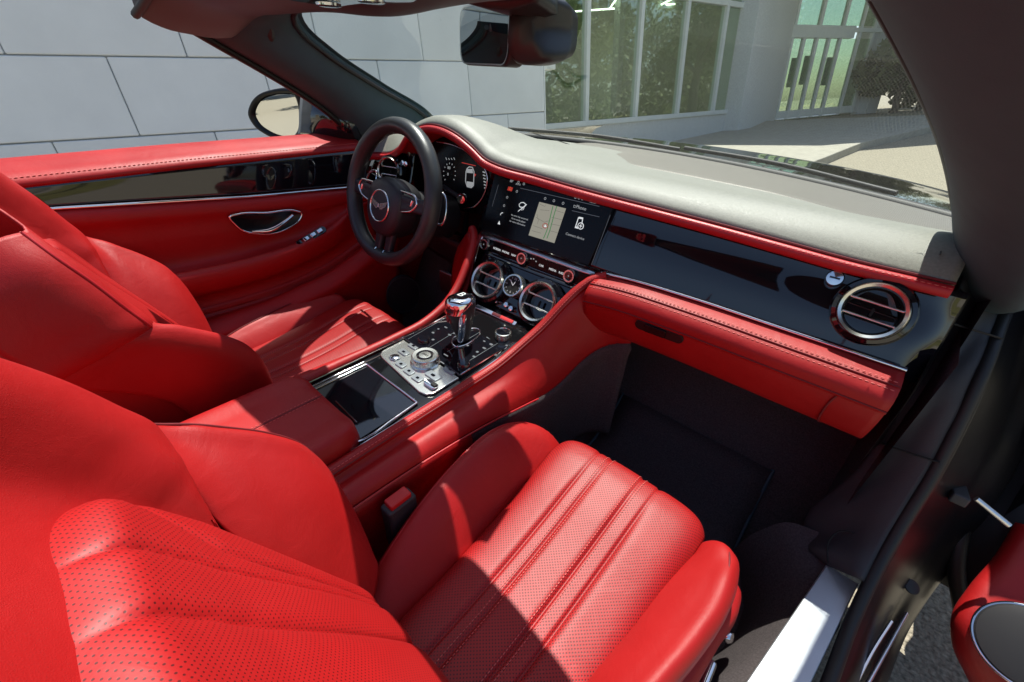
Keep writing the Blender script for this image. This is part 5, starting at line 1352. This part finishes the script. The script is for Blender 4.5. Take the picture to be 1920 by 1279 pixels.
for x, t_ in ((-.113, 'SCREEN'), (-.083, 'PHONE'), (-.056, 'NAV'), (.032, 'CAR'), (.066, 'MEDIA'), (.095, 'RADIO')):
    text('key_lettering', t_, np.array([x, .756, -.391]) + KA[2] * .0018, KA, .0072, 'white', stack, thick=.0002)
for x in (-.130, -.098, -.068, -.042, .015, .049, .082): box('key_gap', np.array([x, .756, -.389]) + KA[2] * .0012, (.0009, .024, .0012), 'matt', stack, rot=KA)
for x, zz in ((-.004, .006), (.004, .008), (.002, -.006), (.012, .004)): flat('key_symbol', rrect(.004, .003, .001, 2), np.array([x + .004, .756, -.389 + zz]), KA, 'white_dim', stack, d=.0022)

# --- touch screen
scr = part('touch_screen', 'wide black touch screen showing a map')
SC = np.array([-.004, .7885, -.291])
prism('screen_glass', [(-.172, .070), (.171, .072), (.160, -.068), (-.168, -.072)], SC, FA, -.004, .007, 'display', scr, bev=.001)
SCF = SC + FA[2] * .0074
def sp(px, py): return on_plane(px, py, SCF, FA)
def spoly(name, pts, m, d=.0003): return flat(name, [sp(*p) for p in pts][::-1], SCF, FA, m, scr, d=d)
o = 6.393
cvt = lambda x, y: (880 + x / o, 320 + y / o)
mp_c = [cvt(840, 375), cvt(1160, 455), cvt(1020, 870), cvt(710, 775)]
spoly('map', mp_c, 'map')
def sline(name, pts, w, m, d=.0006, closed=False): line_strip(name, [sp(*cvt(*p)) for p in pts], w, FA, SCF, m, scr, d=d, closed=closed)
for off in (0, 45): sline('map_road', [(1005 + off, 425), (985 + off * .9, 500), (965 + off * .8, 590), (930 + off * .8, 720), (890 + off * .9, 815)], .0022, 'mapgreen')
for pts in ([(845, 400), (905, 430), (920, 410)], [(810, 520), (830, 600), (815, 640)], [(800, 560), (900, 620), (960, 600)], [(770, 660), (880, 700)], [(750, 720), (860, 750)], [(990, 560), (1110, 590)], [(980, 640), (1085, 660)], [(960, 720), (1060, 745)], [(850, 470), (960, 480)], [(1040, 480), (1140, 510)]):
    sline('map_street', pts, .0008, 'mapline', d=.0005)
sline('position_ring', [(912 + 32 * math.cos(a), 662 + 28 * math.sin(a)) for a in np.linspace(0, 6.2, 16)], .0014, 'redlit', d=.0009, closed=True)
flat('position_arrow', [sp(*cvt(895, 675)), sp(*cvt(930, 680)), sp(*cvt(914, 645))], SCF, FA, 'white', scr, d=.0009)
def stext(t, x, y, size, m='white_dim', al='CENTER'):
    a, b = sp(*cvt(x, y)); text('screen_lettering', t, SCF + FA[0] * a + FA[1] * b, FA, size, m, scr, thick=.0002, align=al)
stext('An error has occurred', 600, 558, .0058); stext('Go to media player', 588, 595, .0058); stext('for more information', 575, 630, .0058)
stext('Phone', 1340, 447, .0105); stext('Connect device', 1265, 788, .0078, 'white_dim'); stext('1:49 PM', 1585, 392, .007)
stext('80°', 508, 128, .008); stext('AUTO', 585, 165, .0055); stext('AUTO', 1480, 382, .0055)
for x, y in ((1275, 320), (1317, 328), (1357, 338), (1397, 342), (1488, 352), (590, 140), (655, 160), (572, 250), (455, 320), (418, 420), (910, 335), (1015, 362), (1125, 392)):
    a, b = sp(*cvt(x, y)); line_strip('screen_symbol', circ(a, b, .0026, 8), .0012, FA, SCF, 'white_dim', scr, d=.0005)
sline('screen_symbol', [(375, 535), (378, 520), (392, 505), (405, 508)], .0018, 'white')
flat('screen_symbol', [sp(*cvt(340, 640)), sp(*cvt(370, 648)), sp(*cvt(362, 600))], SCF, FA, 'white', scr, d=.0005)
spoly('home_tile', [cvt(470, 190), cvt(525, 205), cvt(508, 250), cvt(455, 235)], 'redlit', d=.0003)
sline('home_symbol', [(478, 225), (495, 195), (510, 232), (478, 225)], .0014, 'orange', d=.0006)
for pts in ([(610, 210), (960, 290)], [(960, 290), (1560, 430)], [(1230, 480), (1560, 555)], [(1690, 530), (1465, 1130)], [(350, 170), (275, 430)]): sline('screen_line', pts, .0012, 'line', d=.0004)
sline('cloud_symbol', [(602, 430), (598, 405), (620, 385), (650, 382), (672, 398), (672, 425), (650, 440), (615, 438), (602, 430)], .0018, 'white')
sline('cloud_symbol', [(585, 490), (690, 405)], .0018, 'white'); sline('cloud_symbol', [(640, 440), (630, 478)], .0016, 'white'); sline('cloud_symbol', [(660, 440), (648, 470)], .0016, 'white')
sline('phone_symbol', [(1320, 560), (1362, 568), (1350, 640)], .0022, 'white'); sline('phone_symbol', [(1312, 560), (1270, 685), (1305, 692)], .0022, 'white')
spoly('phone_symbol', [cvt(1315, 555), cvt(1366, 565), cvt(1362, 585), cvt(1310, 575)], 'white', d=.0004); spoly('phone_symbol', [cvt(1272, 668), cvt(1300, 672), cvt(1296, 692), cvt(1266, 688)], 'white', d=.0004)
sline('plus_ring', [(1336 + 34 * math.cos(a), 664 + 38 * math.sin(a)) for a in np.linspace(0, 6.2, 18)], .0018, 'white', closed=True)
sline('plus_symbol', [(1318, 660), (1354, 668)], .0018, 'white'); sline('plus_symbol', [(1340, 643), (1331, 686)], .0018, 'white')
sline('phone_symbol', [(1255, 415), (1275, 420), (1268, 445), (1250, 440), (1255, 415)], .0012, 'white_dim')

# --- instrument cluster
ic = part('instrument_cluster', 'dark digital instrument cluster behind the steering wheel')
IA = (np.array([.985, .17, 0]), np.array([-.03, .17, .985]), np.array([.17, -.97, .17]))
IA = (IA[0] / np.linalg.norm(IA[0]), np.cross(np.cross(IA[0], IA[1]), IA[0]), np.cross(IA[0], IA[1]))
IA = (IA[0], IA[1] / np.linalg.norm(IA[1]), IA[2] / np.linalg.norm(IA[2]))
IC = np.array([-.375, .865, -.265])
prism('cluster_glass', [(-.13, -.08), (-.14, 0), (-.125, .07), (-.06, .098), (.05, .095), (.11, .055), (.132, 0), (.125, -.06), (.09, -.10), (-.09, -.10)], IC, IA, -.01, .0, 'display', ic, bev=.003)
def ip(px, py): return on_plane(px, py, IC + IA[2] * .0006, IA)
def iline(name, pts, w, m): line_strip(name, [ip(*p) for p in pts], w, IA, IC + IA[2] * .0006, m, ic, d=.0005)
arc = cr([(820, 266), (850, 272), (880, 287), (905, 308), (915, 330), (912, 355), (903, 375), (890, 388), (870, 392)], 40)
tube('chrome_arc', [IC + IA[0] * a + IA[1] * b + IA[2] * .004 for a, b in (ip(*p) for p in arc)], .0024, 'chrome', ic, seg=8)
ci = [(876, 316), (880, 313), (886, 314), (889, 322), (888, 348), (884, 352), (876, 350), (873, 340), (874, 322)]
iline('car_symbol', ci + ci[:1], .003, 'white_dim')
spoly2 = lambda pts, m, d=.0004: flat('car_symbol', [ip(*p) for p in pts][::-1], IC + IA[2] * .0006, IA, m, ic, d=d)
spoly2([(875, 340), (888, 342), (886, 351), (876, 349)], 'white_dim'); spoly2([(876, 317), (886, 317), (887, 325), (875, 324)], 'white_dim'); spoly2([(889, 325), (893, 327), (891, 331), (888, 330)], 'redlit')
for (cx0, cy0, rx0, ry0) in ((843, 325, 12, 20),):
    for k in range(11):
        a = R(-130 + 26 * k); iline('gauge_tick', [(cx0 + rx0 * math.sin(a) * .85, cy0 - ry0 * math.cos(a) * .85), (cx0 + rx0 * math.sin(a), cy0 - ry0 * math.cos(a))], .002, 'white_dim')
for k in range(6): iline('gauge_tick', [(905 + k * .6, 322 + 6 * k), (910 + k * .4, 324 + 6 * k)], .003, 'white_dim')
for k, x in enumerate((836, 841, 846, 851)): iline('gauge_number', [(x, 297 - abs(k - 1.5)), (x + 2, 300)], .002, 'white_dim')
for q, t_ in (((840, 327), '0'), ((842, 315), '80'), ((836, 355), '2')): a, b = ip(*q); text('gauge_lettering', t_, IC + IA[0] * a + IA[1] * b + IA[2] * .0012, IA, .011, 'white_dim', ic, thick=.0002)
iline('warning_lettering', [(866, 305), (892, 311)], .002, 'redlit')
# housing round the cluster and switch pod beside the left vent
loft('cluster_housing', [[(-.52, .80, -.215), (-.535, .82, -.30), (-.52, .84, -.40), (-.40, .84, -.44)], [(-.53, .89, -.17), (-.55, .9, -.3), (-.53, .9, -.42), (-.40, .9, -.46)]], 12, 6, 'piano', ic, thick=.004)
loft('lower_cover', [[(-.55, .79, -.39), (-.40, .77, -.41), (-.25, .78, -.42), (-.19, .79, -.40)], [(-.56, .83, -.50), (-.40, .82, -.52), (-.25, .83, -.54), (-.17, .84, -.52)]], 12, 6, 'blk', ic, thick=.004)
for px, py in ((757, 306), (763, 308)): lathe('light_knob', [(.007, 0), (.007, .006), (.001, .0065)], P(px, py, 'y', .782), (.1, -.97, .2), 'chrome', ic, seg=16)

# --- steering wheel
sw = part('steering_wheel', 'black leather three spoke steering wheel with winged emblem')
WC = np.array([-.37, .625, -.286]); TA = R(73)
WU = np.array([0, math.cos(TA), math.sin(TA)]); WXx = np.array([1., 0, 0]); WN = np.cross(WXx, WU)
AW = (WXx, WU, WN)
def wp(a, b, c=0.0): return WC + WXx * a + WU * b + WN * c
seg = 96; sides = 18; V = []; F = []
for i in range(seg):
    t = 2 * math.pi * i / seg
    rr0 = .1645; d = WXx * math.cos(t) + WU * math.sin(t)
    low_ = max(0, -math.sin(t)) ** 6
    rr0 *= 1 - .03 * low_
    ra_ = .0205; 
    for j in range(sides):
        w = 2 * math.pi * j / sides
        V.append(WC + d * (rr0 + ra_ * .92 * math.cos(w)) + WN * ra_ * 1.08 * math.sin(w))
F = [(i * sides + j, i * sides + (j + 1) % sides, ((i + 1) % seg) * sides + (j + 1) % sides, ((i + 1) % seg) * sides + j) for i in range(seg) for j in range(sides)]
mesh('rim', V, F, 'rim', sw)
ang = np.radians(np.linspace(0, 360, 120))
stitches('rim_stitching', [WC + (WXx * math.cos(t) + WU * math.sin(t)) * (.1645 - .0180) + WN * .004 for t in ang], 'thread_dark', sw, step=.006, ln=.004, r=.0006)
pad = cr([(-.058, .030), (-.03, .046), (.03, .046), (.058, .030), (.066, -.01), (.056, -.055), (.03, -.080), (-.03, -.080), (-.056, -.055), (-.066, -.01)], 60, closed=True)
V = []; F = []; k = 60
hubp = [(.6, -.055), (.92, -.05), (1.0, -.03), (1.0, .006), (.95, .018), (.85, .024), (.5, .027), (.02, .028)]
for s_, h_ in hubp:
    for a, b in pad: V.append(wp(a * s_ * 1.08, (b + .017) * s_ * 1.08 - .030, h_))
for i in range(len(hubp) - 1):
    for j in range(k): F.append((i * k + j, i * k + (j + 1) % k, (i + 1) * k + (j + 1) % k, (i + 1) * k + j))
mesh('hub_pad', V, F, 'blk', sw)
def spoke(name, pts, wd, th, m):
    rows = []
    for (a, b, c), w in zip(pts, wd):
        rows.append((a, b, c, w))
    ct = np.array([wp(a, b, c) for a, b, c, w in rows]); tn_ = np.gradient(ct, axis=0); R_ = []
    for p, t, w in zip(ct, tn_, wd):
        t = t / np.linalg.norm(t); s = np.cross(WN, t)
        R_.append([p + s * w + WN * 0, p + s * w * .8 + WN * th, p + WN * th * 1.1, p - s * w * .8 + WN * th, p - s * w, p - s * w * .8 - WN * th, p - WN * th, p + s * w * .8 - WN * th, p + s * w])
    return loft(name, R_, 32, 16, m, sw)
spoke('spoke', [(-.05, -.012, .004), (-.09, -.006, .004), (-.13, -.004, .0), (-.158, -.004, 0)], [.026, .022, .019, .022], .010, 'blk')
spoke('spoke', [(.05, -.012, .004), (.09, -.006, .004), (.13, -.004, .0), (.158, -.004, 0)], [.026, .022, .019, .022], .010, 'blk')
spoke('spoke', [(-.022, -.085, -.004), (-.022, -.11, -.004), (-.022, -.14, -.002), (-.024, -.160, 0)], [.020, .015, .013, .014], .008, 'blk')
spoke('spoke', [(.022, -.085, -.004), (.022, -.11, -.004), (.022, -.14, -.002), (.024, -.160, 0)], [.020, .015, .013, .014], .008, 'blk')
box('spoke_badge', wp(0, -.152, .004), (.034, .018, .006), 'satin', sw, rot=AW, bev=.002)
for x in (-.018, .018): tube('spoke_clip', [wp(x, -.140, .010), wp(x * 1.1, -.150, .0165), wp(x * 1.15, -.166, .018)], .0018, 'chrome', sw, seg=6)
for sg in (-1, 1):
    bz = cr([(sg * .052, .020), (sg * .085, .020), (sg * .118, .014), (sg * .124, .002), (sg * .110, -.016), (sg * .08, -.026), (sg * .056, -.030)], 30)
    tube('chrome_bezel', [wp(a, b, .013) for a, b in bz], .0028, 'chrome', sw, seg=8)
    prism('switch_pod', [(sg * .055, .018), (sg * .085, .018), (sg * .116, .012), (sg * .121, .002), (sg * .108, -.014), (sg * .08, -.024), (sg * .056, -.028)][::int(sg) if sg == 1 else -1], WC, AW, .0, .0125, 'piano', sw, bev=.002)
    for a, b in ((.072, .008), (.072, -.008), (.094, .004), (.096, -.008)): box('thumb_switch', wp(sg * a, b, .0135), (.014, .008, .004), 'blk', sw, rot=AW, bev=.001)
    lathe('thumb_roller', [(.004, -.007), (.0045, 0), (.004, .007)], wp(sg * .107, .0, .014), WXx * .3 + WU, 'chrome', sw, seg=14)
    pd = cr([(sg * .125, .045, -.032), (sg * .160, .040, -.036), (sg * .178, .0, -.036), (sg * .172, -.035, -.034), (sg * .13, -.02, -.03)], 24, closed=True)
    loft('shift_paddle', [[wp(*p) for p in pd], [wp(p[0] * .98, p[1] * .9, p[2] - .002) for p in pd]], 24, 4, 'chrome', sw, thick=.004)
# round emblem: chrome ring, wings and letter
EC = wp(0, -.030, .0285)
torus('emblem_ring', EC, WN, .0385, .0024, 'chrome', sw, sides=8, up=WU)
lathe('emblem_base', [(.0375, 0), (.02, .0012), (.001, .0014)], EC, WN, 'blk', sw, seg=40, up=WU)
for sg in (-1, 1):
    wing_ = [(sg * .005, .007), (sg * .018, .010), (sg * .034, .015), (sg * .029, .003), (sg * .018, -.005), (sg * .008, -.009), (sg * .004, -.005)]
    prism('emblem_wing', wing_ if sg == 1 else wing_[::-1], EC, AW, .001, .0028, 'alu', sw)
text('emblem_letter', 'B', EC + WN * .0032, AW, .013, 'paintwhite', sw, thick=.0004)
lathe('letter_disc', [(.0062, 0), (.0062, .0012), (.001, .0012)], EC + WN * .0014, WN, 'piano', sw, seg=20, up=WU)
# column shroud and stalk
tube('column_shroud', [wp(0, -.03, -.04), wp(0, -.032, -.10), wp(0, -.035, -.2)], [.052, .056, .062], 'blk', sw, seg=28)
kb = P(866, 373, 'y', .76)
tube('stalk', [kb + np.array([-.13, .05, 0]), kb], .006, 'blk', sw, seg=10)
lathe('stalk_tip', [(.001, -.012), (.009, -.012), (.0135, -.006), (.0135, .006), (.010, .011), (.001, .0115)], kb, (.55, -.8, .1), 'chrome', sw, seg=24)
